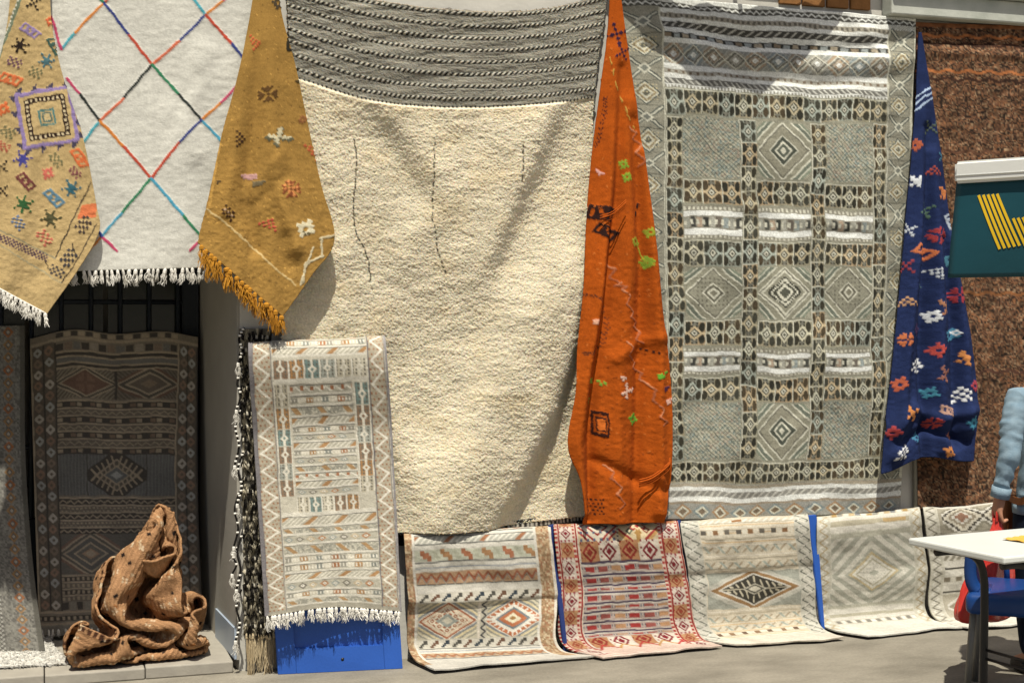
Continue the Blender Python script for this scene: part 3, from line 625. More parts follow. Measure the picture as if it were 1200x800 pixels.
P, U, V = strip_cloth(Lc, Rc, 130, 520, lambda v: -.085-.055*math.sin(min(v, .8)/.8*math.pi/2))
X, Y = proj(P); col, h = cv.sample(*warp(*warp(X, Y, .8, 9, 6), .55, 2.5, 56)); env = np.clip(V*2, 0, 1)
off = env*(.012*fbm(X/22, Y/110, 61, 3)+.0030*fbm(X/5, Y/4, 63, 2)+ridge(X, Y, [(722, 60), (716, 200), (700, 350), (686, 440), (674, 520), (682, 600)], 9, 0.0527)-ridge(X, Y, [(728, 80), (722, 230), (708, 370), (696, 450), (693, 520), (692, 610)], 6, 0.0465)+ridge(X, Y, [(735, 120), (738, 250), (730, 380), (722, 500), (724, 610)], 10, 0.0341)-ridge(X, Y, [(742, 140), (752, 300), (750, 430), (746, 610)], 7, 0.0372)+ridge(X, Y, [(752, 180), (764, 300), (772, 420), (772, 600)], 8, 0.0372)+ridge(X, Y, [(720, 420), (750, 400), (780, 395)], 8, 0.0155)-ridge(X, Y, [(700, 540), (740, 560), (780, 575)], 7, 0.0186))
P = push(P, off+h)
rug, bs = cloth('embroidered_throw', P, col, label='orange throw with loose stitched motifs hanging beside the cream shag rug', cat='throw', sat=1.0)
# its knotted loops of loose yarn
def swag(pts, r, m, name='yarn_loop'):
    for k in range(4):
        p = [np.array(at(x, y+k*2.6-4, -.165-.01*math.sin(k*2.1)-.01*math.sin(i*1.1)))-bs for i, (x, y) in enumerate(pts)]
        tube(name, [tuple(q) for q in smooth_path(p, 4)], r, m, rug, 6)
M['yarn_orange'] = mat('orange_yarn', 'a84f17', rough=.95, noise=.25, nscale=60, bump=.5, bscale=300, spec=.1)
swag([(749, 566), (765, 561), (783, 547), (785, 540)], .0042, M['yarn_orange']); swag([(703, 257), (718, 252), (734, 238)], .0026, M['yarn_orange'])

# ---- navy embroidered throw
cv = Cv(1020, -10, 1160, 570, '1b2a54')
emb([(STAR, 1091, 150, 3, '4d5a4c', 0, 0), (LOZ, 1072, 170, 3.2, 'a8502c', 0, 0), (TRI, 1093, 200, 2.4, 'a8402c', 0, 0), (STAR, 1104, 184, 2, '3f7f95', 0, 0), (["#.#", "###", ".##", "#.#"], 1071, 213, 3.4, 'c6ccd2', .1, 0), (["##.", ".##", ".##", "#.#"], 1103, 226, 3.4, 'c4702c', 0, 0), (STAR, 1085, 246, 3, '4c6a58', .3, 0), (BARS, 1114, 260, 2.4, '9aa6b4', 1.2, .2), (STAR, 1064, 270, 2.6, 'b6bec6', .3, 0),
     (ROSE, 1098, 276, 2.8, '9a2c30', .3, 0), (BARS, 1081, 295, 3.2, 'c4662c', .4, .3), (LOZ, 1113, 305, 3, '3f7f95', .3, 0), (STAR, 1060, 312, 3, '8f3038', 0, 0), (TRI, 1096, 319, 2.6, 'bac2ca', .6, 0), (LOZ, 1080, 335, 2.6, '3f5a62', .2, 0), (ROSE, 1121, 346, 2.6, 'a02a36', 0, 0), (TRI, 1061, 353, 3, 'b98a5a', 0, 0), (BIRD, 1104, 359, 3, 'a06a48', -.2, 0), (LOZ, 1092, 371, 3.2, 'c9ced2', .4, 0), (LOZ, 1115, 393, 3.6, '3a84a6', .3, .2), (ROSE, 1059, 398, 2.3, 'c4662c', 0, 0), (LOZ, 1076, 386, 3, '4a3058', 0, 0),
     (LOZ, 1096, 410, 3.6, 'b03a30', -.2, .2), (["#...", "###.", ".##.", "#.##"], 1130, 420, 3.6, 'cf7f2c', .3, 0), (TREE, 1077, 428, 3.6, 'd3d6d8', .2, .3), (BIRD, 1104, 438, 3, '8f5a4c', .3, 0), (TREE, 1126, 462, 3.4, 'd3d6d8', -.3, .2), (LOZ, 1051, 450, 3.6, 'b2502c', .2, .2), (LOZ, 1090, 460, 3, '2f7f98', .4, 0), (LOZ, 1141, 452, 2.6, 'a03040', 0, 0), (BARS, 1108, 481, 2.6, 'a07a68', .2, 0), (["#..#", "###.", ".###", "#..#"], 1064, 484, 4, 'cf7f2c', .3, 0), (LOZ, 1137, 494, 3.2, '2f86a4', 0, 0), (ROSE, 1093, 497, 2, 'b8382e', 0, 0),
     (TREE, 1056, 528, 3.2, 'd3d6d8', .1, .3), (LOZ, 1043, 506, 3, 'b0383a', 0, 0), (LOZ, 1077, 514, 2.6, '2f6f90', 0, 0), (LOZ, 1110, 530, 2.8, 'cf7f2c', .3, 0), (LOZ, 1114, 512, 2.6, 'a0604c', 0, 0), (LOZ, 1121, 390, 1.8, 'c9ced2', 0, 0)])
for k in range(3): cv.line([(1070, 117+k*7), (1083, 107+k*7), (1095, 100+k*7)], 2, '9db4d2', .001)
cv.wear(.14, 16, 13)
Lc = [(1077, 38), (1074, 100), (1068, 180), (1060, 270), (1053, 350), (1045, 430), (1038, 490), (1033, 547)]
Rc = [(1080, 38), (1090, 100), (1103, 180), (1114, 260), (1126, 340), (1138, 400), (1145, 465), (1141, 536)]
P, U, V = strip_cloth(Lc, Rc, 120, 440, lambda v: -.09-.07*v)
X, Y = proj(P); col, h = cv.sample(*warp(*warp(X, Y, .8, 9, 7), .55, 2.5, 57)); env = np.clip(V*2, 0, 1)
P[..., 2] += (-.035*np.cos(U*math.pi*2.0)*(1-.5*U)*np.clip((V-.82)/.18, 0, 1)**2)
off = env*(.014*fbm(X/24, Y/100, 71, 3)+.003*fbm(X/5, Y/4, 73, 2)+ridge(X, Y, [(1082, 110), (1078, 250), (1062, 400), (1050, 530)], 8, 0.0480)-ridge(X, Y, [(1086, 150), (1086, 300), (1082, 430), (1086, 540)], 6, 0.0510)+ridge(X, Y, [(1092, 180), (1100, 320), (1100, 440), (1108, 530)], 8, 0.0420)-ridge(X, Y, [(1108, 280), (1118, 400), (1120, 520)], 6, 0.0360)+ridge(X, Y, [(1112, 280), (1130, 400), (1134, 500)], 7, 0.0330)+ridge(X, Y, [(1045, 500), (1070, 478), (1100, 492), (1140, 480)], 8, 0.0300)-ridge(X, Y, [(1050, 518), (1090, 505), (1130, 515)], 6, 0.0270))
P = push(P, off+h); rug, bs = cloth('embroidered_throw', P, col, label='navy blue throw with small multicoloured motifs hanging beside the patterned kilim', cat='throw', sat=.82)

# ---- large grey patterned kilim
cv = Cv(0, 0, 340, 612, 'a5a292')
DK, MD, LT, WH, BR, GR, BL = '3a382f', '77756a', 'ccc9b8', 'dfdfdb', '8d7457', '74806f', '7d8788'
def totem(cv, x0, y0, x1, y1, k=0, vert=False):
    w_, h_ = x1-x0, y1-y0; cx, cy = (x0+x1)/2, (y0+y1)/2; d = ['34332c', '3d3a30', '4f4434', '45443b'][k % 4]; t = ['c9c3ab', 'bfb192', 'bdbba7', 'a9b0a5', 'c2ad8a'][k % 5]
    cv.R(x0, y0, x1, y1, ['a39d86', '948d76', '9c9178', '8b8f84', 'a58f70'][k % 5])
    kk = cv.sl(x0, y0, x1, y1); X_, Y_ = cv.X[kk], cv.Y[kk]
    for ex in (x0+w_*.17, x1-w_*.17):
        for ey in (y0+h_*.25, y1-h_*.25): cv.put(kk, ((X_-ex)/(w_*.15))**2+((Y_-ey)/(h_*.20))**2 < 1, d)
    cv.R(cx-w_*.15, y0+h_*.03, cx+w_*.15, y0+h_*.26, MD); cv.R(cx-w_*.15, y1-h_*.26, cx+w_*.15, y1-h_*.03, MD); cv.dots(cx-w_*.15, y0+h_*.05, cx+w_*.17, y0+h_*.25, w_*.2, h_*.13, .45, .5, d); cv.dots(cx-w_*.15, y1-h_*.25, cx+w_*.17, y1-h_*.05, w_*.2, h_*.13, .45, .5, d)
    cv.R(x0, cy-h_*.035, x1, cy+h_*.035, t); cv.dia(cx, cy, w_*.36, h_*.32, [(1, t), (.66, '55534a'), (.42, LT), (.2, d)])
    cv.R(x0, y0, x0+1, y1, LT); cv.R(x0+1, y0, x0+1.6, y1, d); cv.R(x0, y0, x1, y0+.8, LT)
def trow(cv, x0, x1, y0, y1, n, s=0):
    for i in range(n): totem(cv, x0+(x1-x0)*i/n, y0, x0+(x1-x0)*(i+1)/n, y1, (i*7+s*3+(i*i) % 5) % 20)
def fieldp(x0, y0, x1, y1, seed):
    cv.R(x0, y0, x1, y1, '9a9b8b'); cv.mosaic(x0, y0, x1, y1, 2.6, ['8f9488', '7c8a88', 'a49d88', '93907f', '6f776f', 'aaa795', '98897a'], seed)
    cv.hatch(x0, y0, x1, y1, 5.2, .22, 1, 'b8b4a2'); cv.hatch(x0, y0, x1, y1, 5.2, .2, -1, '5f625a')
def diap(x0, y0, x1, y1, k=0):
    cx, cy = (x0+x1)/2, (y0+y1)/2; rx, ry = (x1-x0)/2, (y1-y0)/2
    cv.R(x0, y0, x1, y1, '8f8c7c'); cv.hatch(x0, y0, cx, y1, 2.6, .4, 1, 'a7a492'); cv.hatch(cx, y0, x1, y1, 2.6, .4, -1, 'a7a492')
    bx = (x0, y0, x1, y1)
    cv.dia(cx, cy, rx, ry, [(1.72, '7f8676'), (1.6, LT), (1.54, '6e7468'), (1.36, LT), (1.28, '8d8a79')], bx); cv.dia(cx, cy, rx, ry, [(1.04, LT), (.97, '6f6c60')], bx)
    if k == 0: cv.dia(cx, cy, rx, ry, [(.9, '918d7c'), (.56, LT), (.5, '4f534a'), (.34, LT), (.26, '5d6258'), (.12, LT)], bx)
    if k == 1:
        cv.dia(cx, cy, rx, ry, [(.9, LT), (.8, '8f8c7c'), (.62, LT)], bx); cv.stepped(cx, cy, rx, ry, [(.58, '3f3f38'), (.5, LT), (.4, '4a4a40'), (.3, LT), (.18, '55564c')], 2, bx)
    if k == 2:
        cv.dia(cx, cy, rx, ry, [(.9, '8f8c7c')], bx); cv.dots(x0+rx*.4, y0+ry*.4, x1-rx*.4, y1-ry*.4, 5, 5, .4, .4, '6a675a'); cv.dia(cx, cy, rx, ry, [(.42, LT), (.36, '6a675a'), (.24, LT), (.14, '807c6c')], bx)
def wband(x0, x1, y0, y1, seed):
    cv.R(x0, y0, x1, y1, '8e897c'); n = y1-y0
    cv.R(x0, y0+n*.16, x1, y0+n*.32, WH); cv.R(x0, y0+n*.70, x1, y0+n*.88, WH); cv.dots(x0, y0+1, x1, y0+n*.12, 5, 9, .5, .9, LT)
    cv.blocks(x0, y0+n*.36, x1, y0+n*.66, 7, ['9b9a90', '4a4a46', 'b09a86', '3f403c', 'a8a69b', '6a625a', '8f9796'], 1.5); cv.dots(x0, y0+n*.44, x1, y0+n*.58, 7, 20, .4, 1, LT); cv.dots(x0, y1-n*.09, x1, y1-1, 5, 9, .5, .9, LT)
# rows (y) and columns (x)
tx = [(44, 62), (130, 149), (215, 232), (292, 308)]; pxs = [(63, 129), (150, 214), (233, 291)]
# top stripes
T0 = 0
cv.R(0, 0, 340, 104, '8b8880')
for y, t, c in [(0, 5, WH), (5, 7, '55534e'), (12, 6, WH), (18, 6, 'a19a8c'), (24, 5, WH), (29, 8, '4f4d49'), (37, 6, WH), (43, 6, '3f3f3c'), (49, 6, WH), (55, 23, '8b8c87'), (78, 6, WH), (84, 5, 'a8a398'), (89, 5, WH), (94, 7, '75736e'), (101, 4, WH)]: cv.R(0, y, 340, y+t, c)
cv.zig(0, 6, 340, 11, 8, 1.3, WH); cv.dots(0, 19, 340, 23, 6, 9, .5, 1, '6a655c'); cv.hatch(0, 30, 340, 36, 10, .28, 1.2, 'b9b6ad'); cv.blocks(0, 44, 340, 48.5, 11, ['8a7a66', '9aa0a0', 'a79a86', '8d9090'], 3); cv.dots(0, 85, 340, 88, 8, 9, .4, 1, '7a6a5a'); cv.hatch(0, 95, 340, 100.5, 7, .3, -1, 'c4c2ba'); cv.dots(0, 102, 340, 105, 4, 9, .5, 1, '8d8a80')
for i in range(12):
    x = 44+i*24; q = ['a18a72', '7f898c', '8f7f6c', '98948a'][i % 4]; cv.dia(x+12, 66.5, 13, 11.5, [(1.3, q), (1.0, LT), (.86, '6f6c64'), (.6, q), (.3, WH)], (x, 55, x+24, 78))
cv.hatch(44, 55, 330, 78, 6, .16, 1, 'b5b3aa')
# borders left and right
for x0, x1 in ((2, 42), (310, 338)):
    cv.R(x0-2, 18 if x0 > 100 else 12, x1+2, 600, '9d998a'); cv.R(x0-2, 12, x0, 600, LT); cv.R(x1, 12, x1+2, 600, LT); cv.hatch(x0, 12, x1, 600, 3, .4, 1, '8c897b')
    y = 18; k = 0; hh = 27
    while y < 590:
        cx, cy, rx = (x0+x1)/2, y+hh/2, (x1-x0)/2*.9
        if k % 2: cv.dia(cx, cy, rx, hh*.5, [(1, '4f5551'), (.86, LT), (.7, '8f7f62'), (.48, LT), (.28, '6b6a5e')]); cv.dots(x0+4, y+4, x1-4, y+hh-4, 4, 4, .35, .35, 'c3b58f')
        else:
            cv.line([(x0+2, y+1), (x1-2, y+hh-1)], 4.5, '565c58'); cv.line([(x1-2, y+1), (x0+2, y+hh-1)], 4.5, '565c58'); cv.line([(x0+2, y+1), (x1-2, y+hh-1)], 1.7, LT); cv.line([(x1-2, y+1), (x0+2, y+hh-1)], 1.7, LT); cv.dia(cx, cy, rx*.45, hh*.24, [(1, LT), (.6, '7a7c74')])
        cv.R(x0, y+hh-.7, x1, y+hh+.3, '6d6b5f'); y += hh; k += 1
# body
cv.R(43, 105, 309, 566, '908d7d')
trow(cv, 44, 308, 106, 135, 13, 1)
def body(y0, y1, fn):
    for i, (a, b_) in enumerate(pxs): fn(i, a, y0, b_, y1)
body(139, 208, lambda i, a, y0, b_, y1: diap(a, y0, b_, y1, 0) if i == 1 else fieldp(a, y0, b_, y1, i))
body(211, 240, lambda i, a, y0, b_, y1: trow(cv, a, b_, y0, y1, 3, i+2))
body(243, 281, lambda i, a, y0, b_, y1: wband(a, b_, y0, y1, i))
body(283, 312, lambda i, a, y0, b_, y1: trow(cv, a, b_, y0, y1, 3, i+5))
body(314, 373, lambda i, a, y0, b_, y1: diap(a, y0, b_, y1, 1 if i == 1 else 2))
body(375, 404, lambda i, a, y0, b_, y1: trow(cv, a, b_, y0, y1, 3, i+8))
body(407, 437, lambda i, a, y0, b_, y1: wband(a, b_, y0, y1, i+3))
body(440, 468, lambda i, a, y0, b_, y1: trow(cv, a, b_, y0, y1, 3, i+11))
body(470, 537, lambda i, a, y0, b_, y1: diap(a, y0, b_, y1, 0) if i == 1 else fieldp(a, y0, b_, y1, i+9))
for i, (a, b_) in enumerate(tx):
    y = 137; k = i*3
    while y < 536: totem(cv, a, y, b_, min(y+29, 538), k); y += 28.6; k += 1
trow(cv, 44, 308, 540, 566, 13, 4)
cv.R(0, 567, 340, 612, '9a958a')
for y, t, c in [(568, 4, 'a59a88'), (572, 5, WH), (577, 7, '8d8a84'), (584, 6, WH), (590, 3, '9b8d7b'), (593, 18, '95938c')]: cv.R(0, y, 340, y+t, c)
cv.hatch(0, 577, 340, 584, 9, .3, 1, 'bdbab1')
for i in range(14): cv.dia(12+i*24, 602, 12, 9, [(1, ['a0805f', '7f8a8c'][i % 2]), (.7, LT), (.45, '7a6a58')])
cv.wear(.13, 45, 14)
y0 = -.045
rows = [[at(727, -8, y0), at(900, 8, y0), at(1074, 22, y0)], [at(735, 105, y0-.01), at(905, 116, y0-.012), at(1069, 124, y0-.01)], [at(737, 345, y0-.02), at(907, 345, y0-.025), at(1066, 346, y0-.02)], [at(738, 500, y0-.02), at(906, 502, y0-.025), at(1062, 498, y0-.02)], [at(745, 609, y0-.01), at(900, 606, y0-.012), at(1058, 598, y0-.005)]]
P, U, V = grid_at(rows, [0, 111, 345, 500, 610], [0, .5, 1], 320, 540)
X, Y = proj(P); col, h = cv.sample(*warp(*warp(U*340, V, 2.2, 45, 8), .7, 8, 9))
col = col*np.array((.89, .915, .90))*(1+.30*(rng.rand(*X.shape)-.5))[..., None]
off = .024*fbm(X/75, Y/90, 81, 2)+.007*fbm(X/30, Y/22, 83, 2)+.0015*fbm(X/6, Y/3, 82, 2)
off += ridge(X, Y, [(760, 30), (860, 62), (960, 78), (1060, 70)], 10, .016)-ridge(X, Y, [(760, 52), (860, 84), (960, 98), (1050, 92)], 8, .012)+ridge(X, Y, [(990, 10), (1030, 60), (1040, 130)], 10, .014)+ridge(X, Y, [(800, 20), (1000, 42), (1060, 30)], 9, .012)-ridge(X, Y, [(820, 40), (960, 60), (1050, 50)], 7, .008)+ridge(X, Y, [(1020, 20), (1005, 110)], 8, .008)+ridge(X, Y, [(870, 240), (950, 262), (1040, 262)], 8, .007)-ridge(X, Y, [(955, 270), (1010, 275)], 5, .005)+ridge(X, Y, [(950, 400), (965, 430)], 8, .006)+ridge(X, Y, [(960, 470), (930, 500)], 8, .005)
off -= .02*np.clip((X-1030)/40, 0, 1)*np.clip((Y-400)/150, 0, 1)
P = push(P, off)
rug, bs = cloth('kilim', P, col, label='tall grey kilim of diamond panels and banded rows between orange and navy throws', cat='rug')

# ---- brown speckled pile rug
cv = Cv(0, 0, 250, 575, '86593a')
cv.mosaic(0, 0, 250, 575, 1.7, ['6d4a33', '38281f', '775338', '8b7053', '593c2a', '30241c', '7b5131', '694e38', '292019'], 4)
cv.R(0, 0, 250, 5, '7a4c2c')
for y, c in ((16, 'a0602f'), (60, 'a0602f'), (26, '3a241a'), (70, '3a241a'), (160, '5a3c2a'), (240, '4a3024'), (330, '8d5a30'), (420, '4a3024')): cv.zig(0, y-4, 250, y+4, 26, 3.2, c)
cv.a *= (1+.9*np.clip(fbm(cv.X/7, cv.Y/5, 93, 3), -.6, .6))[..., None]
cv.wear(.12, 18, 15)
P, U, V = grid_at([[at(1072, 26, -.04), at(1190, 30, -.04), at(1310, 33, -.04)], [at(1074, 300, -.05), at(1190, 302, -.05), at(1308, 304, -.05)], [at(1076, 597, -.04), at(1190, 594, -.04), at(1306, 592, -.04)]], [0, .5, 1], [0, .5, 1], 180, 380)
X, Y = proj(P); col, h = cv.sample(U*250, V*575); off = .015*fbm(X/70, Y/90, 91, 3)+.002*fbm(X/6, Y/4, 92, 2)+ridge(X, Y, [(1080, 60), (1200, 66)], 6, .012)
P = push(P, off); rug, bs = cloth('pile_rug', P, col, m='wool', th=.012, label='brown and black speckled pile rug hanging behind the person', cat='rug')
cc = cv
# grey post between kilim and brown rug
px0 = at(1073, 560, -.02)[0]; tag(tube('wall_post', [(px0, -.02, 0), (px0, -.02, 3.1)], .016, M['grey_metal'], None, 10, o=(px0, -.02, 0)), 'grey metal post showing below the navy throw', 'post')

# ================================================================== LOW KILIMS DRAPED OVER BLUE BOARDS ALONG THE GROUND
def low_kilim(cv, W, H, body, q, label, seed, name='kilim', nu=175, nv=185, fold=None, fa=.008, sat=.74):
    TL, TR, ML, MR, BL_, BR_, FL, FR = q
    f = lambda a, b_, k: (a[0]+(b_[0]-a[0])*k, a[1]+(b_[1]-a[1])*k)
    rows = [[at(*f(TL, TR, k), -.012)+np.array((0, 0, -.004)) for k in (0, .5, 1)], [at(*f(TL, TR, k), -.055) for k in (0, .5, 1)]]
    gb = [gd(*f(BL_, BR_, k), .03) for k in (0, .5, 1)]
    rows.append([at(*f(ML, MR, k), -.06+.45*(min(gb[i][1], -.05)+.06)) for i, k in enumerate((0, .5, 1))])
    rows.append(gb); rows.append([gd(*f(FL, FR, k), .012) for k in (0, .5, 1)])
    P, U, V = grid_at(rows, [-7, 0, body*.52, body, H], [0, .5, 1], nu, nv)
    P[..., 2] = .011+.008*np.logaddexp(0, (P[..., 2]-.011)/.008)-.0045
    X, Y = proj(P); col, h = cv.sample(*warp(U*W, V, .5, 11, seed))
    off = (.017*fbm(X/45, Y/35, seed+100, 3)+.0015*fbm(X/5, Y/3, seed+101, 2))*np.clip((body+8-V)/30, 0, 1)
    yf = body*.5 if fold is None else fold
    off += fa*np.tanh((yf+2*np.sin(U*5)-V)/2.5)*np.exp(-((V-yf)/16)**2)
    off *= np.clip((V+7)/10, 0, 1)
    P = push(P, np.clip(off, -.012, .03)+.004); P[..., 2] = .011+.005*np.logaddexp(0, (P[..., 2]-.011)/.005)+np.clip((V-body)/(H-body), 0, 1)*.012*np.clip(fbm(U*5, V/12, seed+7, 2)+.1, 0, 1); P[..., 1] += np.clip((V-body)/(H-body), 0, 1)*.03*fbm(U*4, V*0, seed+9, 2)
    return cloth(name, P, col*np.array((.87, .855, .80)), sat=sat, th=.007, label=label, cat='rug'), P
def ends(cv, W, body, H, c1, c2):
    cv.R(0, body, W, H, c1)
    for k in range(7): cv.R(0, body+2+k*3.2, W, body+3+k*3.2, c2)
# 1: ochre-bordered kilim with two diamonds
W, H, Bd = 172, 168, 143
cv = Cv(0, -8, W, H, 'b9b7ab'); ends(cv, W, Bd, H, 'bdbab2', 'aaa8a2')
WHT, INK = 'c9c6bc', '4a4c50'
def wave(y0, y1, c, c2, x0=12, x1=152): cv.R(x0, y0, x1, y1, c2); cv.zig(x0, y0+1, x1, y1-1, 11, 2.6, c); cv.zig(x0, y0+3, x1, y1+1, 11, 1, '8f8a7a')
for y, t, c in [(-8, 15, 'bdb8aa'), (7, 1.6, INK), (9, 5, WHT), (14, 1, INK), (15, 9, 'a9aaa0'), (24, 1, INK), (25.5, 4, WHT), (30, 10, 'b4b7a4'), (40.5, 1, INK), (42, 2.5, WHT), (45, 1, '8a92a0'), (46, 3, WHT), (49, 10, 'a77a52'), (59, 1, INK), (61, 6, WHT), (67, 11, 'bdb9ab'), (78, 39, 'b3ae9c'), (117, 11, 'bdb9ab'), (128, 1, INK), (129, 2, WHT), (131.5, 1, '8a92a0'), (133, 2, WHT), (135, 8, 'a77a52'), (143.5, 1.3, INK)]: cv.R(11, y, 153, y+t, c)
for i in range(11): cv.dia(18+i*12.6, 2.5, 5.2, 4, [(1, ['9c5d36', '8d8f8c', 'a6713f'][i % 3]), (.4, WHT)])
cv.hatch(11, 15.5, 153, 23.5, 7, .4, 1, 'cfcdc2'); cv.hatch(11, 15.5, 153, 23.5, 42, .14, 1, 'a1673a')
for i in range(6): cv.bmp(["##...", "####.", ".####", "...##"], 24+i*24, 35, 2.6, ['a8653a', 'a47642'][i % 2]); cv.bmp(["##..", ".##.", "..##"], 36+i*24, 35, 2.6, 'a9ac97')
wave(49, 59, '9a5530', 'b08a62'); wave(135, 143, '9a6238', 'b08f6a')
for y in (68, 118):
    for i in range(11): cv.bmp(["...##", "..###", ".##..", "##..."], 18+i*12.8, y+4.5, 2.2, ['4b4a44', '6b4a35', '33404c'][i % 3])
def bdia(cx, cy, rx, ry, cols, box): cv.R(*box, 'b6b099'); cv.dia(cx, cy, rx, ry, [(1.7, '8d8c80'), (1.6, 'c5bda0'), (1.45, '8d8c80'), (1.32, 'c9b98a'), (1.2, '7d8286')]+cols, box)
bdia(46, 97.5, 34, 19.5, [(1.05, 'd1ccbd'), (1.0, 'a45f35'), (.88, 'd0bfa4'), (.7, 'a45f35'), (.62, 'd3cab2'), (.5, 'a45f35'), (.4, '8f9690'), (.2, 'bdb8a4')], (12, 78.5, 80, 116.5))
for dx, dy in ((-17, 0), (17, 0), (0, -10), (0, 10), (-9, -5), (9, 5), (9, -5), (-9, 5)): cv.dia(46+dx, 97.5+dy, 5, 3.6, [(1, 'd8cdb4'), (.6, 'a45f35'), (.25, 'd8cdb4')])
bdia(122, 97.5, 34, 19.5, [(1.06, 'd1ccbd'), (1.0, 'b9672b'), (.78, 'd6d2c6'), (.6, '6f7d86'), (.48, 'b9672b'), (.28, 'd6cfae'), (.12, 'a8792f')], (92, 78.5, 153, 116.5))
for i in range(24):
    a_ = (i/24*4) % 4; k = int(a_); fz = a_-k; c0 = [(-1, 0), (0, -1), (1, 0), (0, 1)]; p0, p1 = c0[k], c0[(k+1) % 4]; vx, vy = p0[0]+(p1[0]-p0[0])*fz, p0[1]+(p1[1]-p0[1])*fz
    cv.line([(122+vx*34*.92, 97.5+vy*19.5*.92), (122+vx*34*.74, 97.5+vy*19.5*.74)], 1.6, 'd8d4c8')
cv.R(81, 78, 84, 117, 'c9bfae'); cv.zig(84.5, 78, 91.5, 117, 8, 1.6, '3f4045', vert=True)
for x0, x1 in ((0, 8), (154, 169)):
    cv.R(x0, -8, x1, Bd+14, 'a9814d'); cv.mosaic(x0, -8, x1, Bd+14, 2, ['a8865c', 'b4946a', '94764f', 'c0aa84', 'a06f48'], 3); 
cv.R(8, -8, 10.5, Bd+8, WHT); cv.R(151, -8, 154, Bd+4, WHT); cv.R(169, -8, 172, H, 'cfc8ba')
cv.wear(.1, 20, 20)
low_kilim(cv, W, H, Bd, [(473, 624), (645, 615), (478, 702), (653, 695), (486, 772), (664, 763), (509, 787), (698, 769)], 'kilim with ochre side borders and two diamonds beside the blue panel', 30, fold=79, fa=.010)
# 2: red-bordered kilim
W, H, Bd = 150, 162, 138
cv = Cv(0, -8, W, H, 'bdb6ac'); RD, NV, GO = '9a2f2c', '3a3450', 'a5763f'; ends(cv, W, Bd, H, 'cbb9ae', 'b5948a')
cv.R(28, -8, 124, 38, 'c2b69e')
for cx, k in ((52, 0), (100, 1)):
    bx = (28 if k == 0 else 77, -8, 75 if k == 0 else 124, 33); cv.R(*bx, 'c0ad8b')
    if k == 0:
        cv.dia(cx, 13, 26, 22, [(1.25, RD), (1.1, 'c9bda8'), (.95, RD), (.8, 'cfc6b4'), (.5, RD), (.38, 'cfc6b4'), (.2, '6f7480')], bx); cv.dots(30, -6, 74, 32, 8, 8, .35, .35, '5a6078')
    else:
        cv.dia(cx, 13, 26, 22, [(1.35, 'b98f4f'), (1.15, RD), (.98, 'c9b892')], bx)
        for dx, dy, c in ((-10, -6, '5d7480'), (10, -6, '5d7480'), (-10, 6, '4f5a4c'), (10, 6, '8a4a38'), (0, -9, 'a8803f'), (0, 9, 'a8803f'), (-5, 2, RD), (6, 1, RD)): cv.dia(cx+dx, 13+dy, 5, 5, [(1, c), (.4, 'd0c4a4')])
        cv.R(cx-2.5, -6, cx+2.5, 32, 'a8803f'); cv.dia(cx, 13, 7, 6, [(1, 'c9b892'), (.5, RD)])
cv.dots(75.2, -8, 76.8, 33, 3, 4, 1, .5, '5a4a48')
def cross(cx, cy, s, c, c2): cv.R(cx-s, cy-s*.9, cx+s, cy+s*.9, c2); cv.dia(cx, cy, s*.85, s*.8, [(1, c), (.66, c2), (.42, c)]); cv.dots(cx-s, cy-s*.9, cx+s, cy+s*.9, s*.66, s*.6, .25, .25, c)
for i in range(4): cross(40+i*24, 39, 11, ['84291f', '7a1f2a'][i % 2], ['a5764e', 'c9beb2'][i % 2])
for i in range(4): cross(40+i*24, 129, 11, ['84291f', '7a1f2a'][i % 2], ['a5764e', 'c9beb2'][i % 2])
y = 47; ks = 0
for t in (10, 10, 8, 10, 8, 10, 10, 7):
    cv.R(28, y, 124, y+t, 'a89a94'); cv.R(28, y, 124, y+2, '453a50'); cv.R(28, y+2, 124, y+2.8, WHT)
    if ks in (1, 6): cv.blocks(30, y+4, 124, y+t-1.2, 9, [None, 'b8b2a8', '5a5a70', 'a83a33', 'a83a33', '5a5a70', None, 'b08a4a', 'b08a4a', '5a5a70'], .4); cv.dots(30, y+4, 124, y+t-1, 5, 5, .3, .3, 'a8a6a0')
    elif ks in (3, 5):
        for i in range(6): cv.poly([(28+i*18, y+t-1), (34+i*18, y+3.6), (42+i*18, y+3.6), (36+i*18, y+t-1)], ['992b28', 'b5564c', 'a87a4a'][i % 3])
    elif ks in (0, 4):
        for i in range(6): cv.R(32+i*16, y+4, 43+i*16, y+t-1.4, ['992f2c', '8f4a44', 'a8805a'][i % 3]); cv.dots(28+i*16, y+4, 34+i*16, y+t-1.5, 3, 4, .4, .6, '4a5a6a')
    else: cv.zig(28, y+3, 124, y+t-.5, 14, 1.3, '9a6a78'); cv.dots(28, y+3, 124, y+t-1, 9, 20, .2, 1, '8a9a8a')
    y += t+.4
for x0, x1 in ((0, 27), (124, 150)):
    cv.R(x0, -8, x1, Bd+6, 'c4b5aa')
    for xa in (x0, x1-6): cv.R(xa, -8, xa+6, Bd+8, 'cdb9a8'); cv.dots(xa, -8, xa+3.2, Bd+8, 20, 4.4, 1, .55, '9c2b2a'); cv.R(xa+3.4, -8, xa+5.4, Bd+8, '8f2422')
    y = -4; k = 0
    while y < Bd+4:
        cx = (x0+x1)/2; cross(cx, y+8, 7.6, ['8a3a24', '7a1f2a'][k % 2], ['ab8058', 'c9beb4'][k % 2])
        cv.dots(x0+6.5, y+14.5, x1-6.5, y+16.5, 4.5, 6, .5, 1, '8e3340'); y += 16; k += 1
for i in range(5): cv.line([(28+i*22, Bd+6), (40+i*22, Bd-4), (50+i*22, Bd+4)], 2, ['a5332e', 'a8803f'][i % 2])
cv.wear(.1, 20, 21)
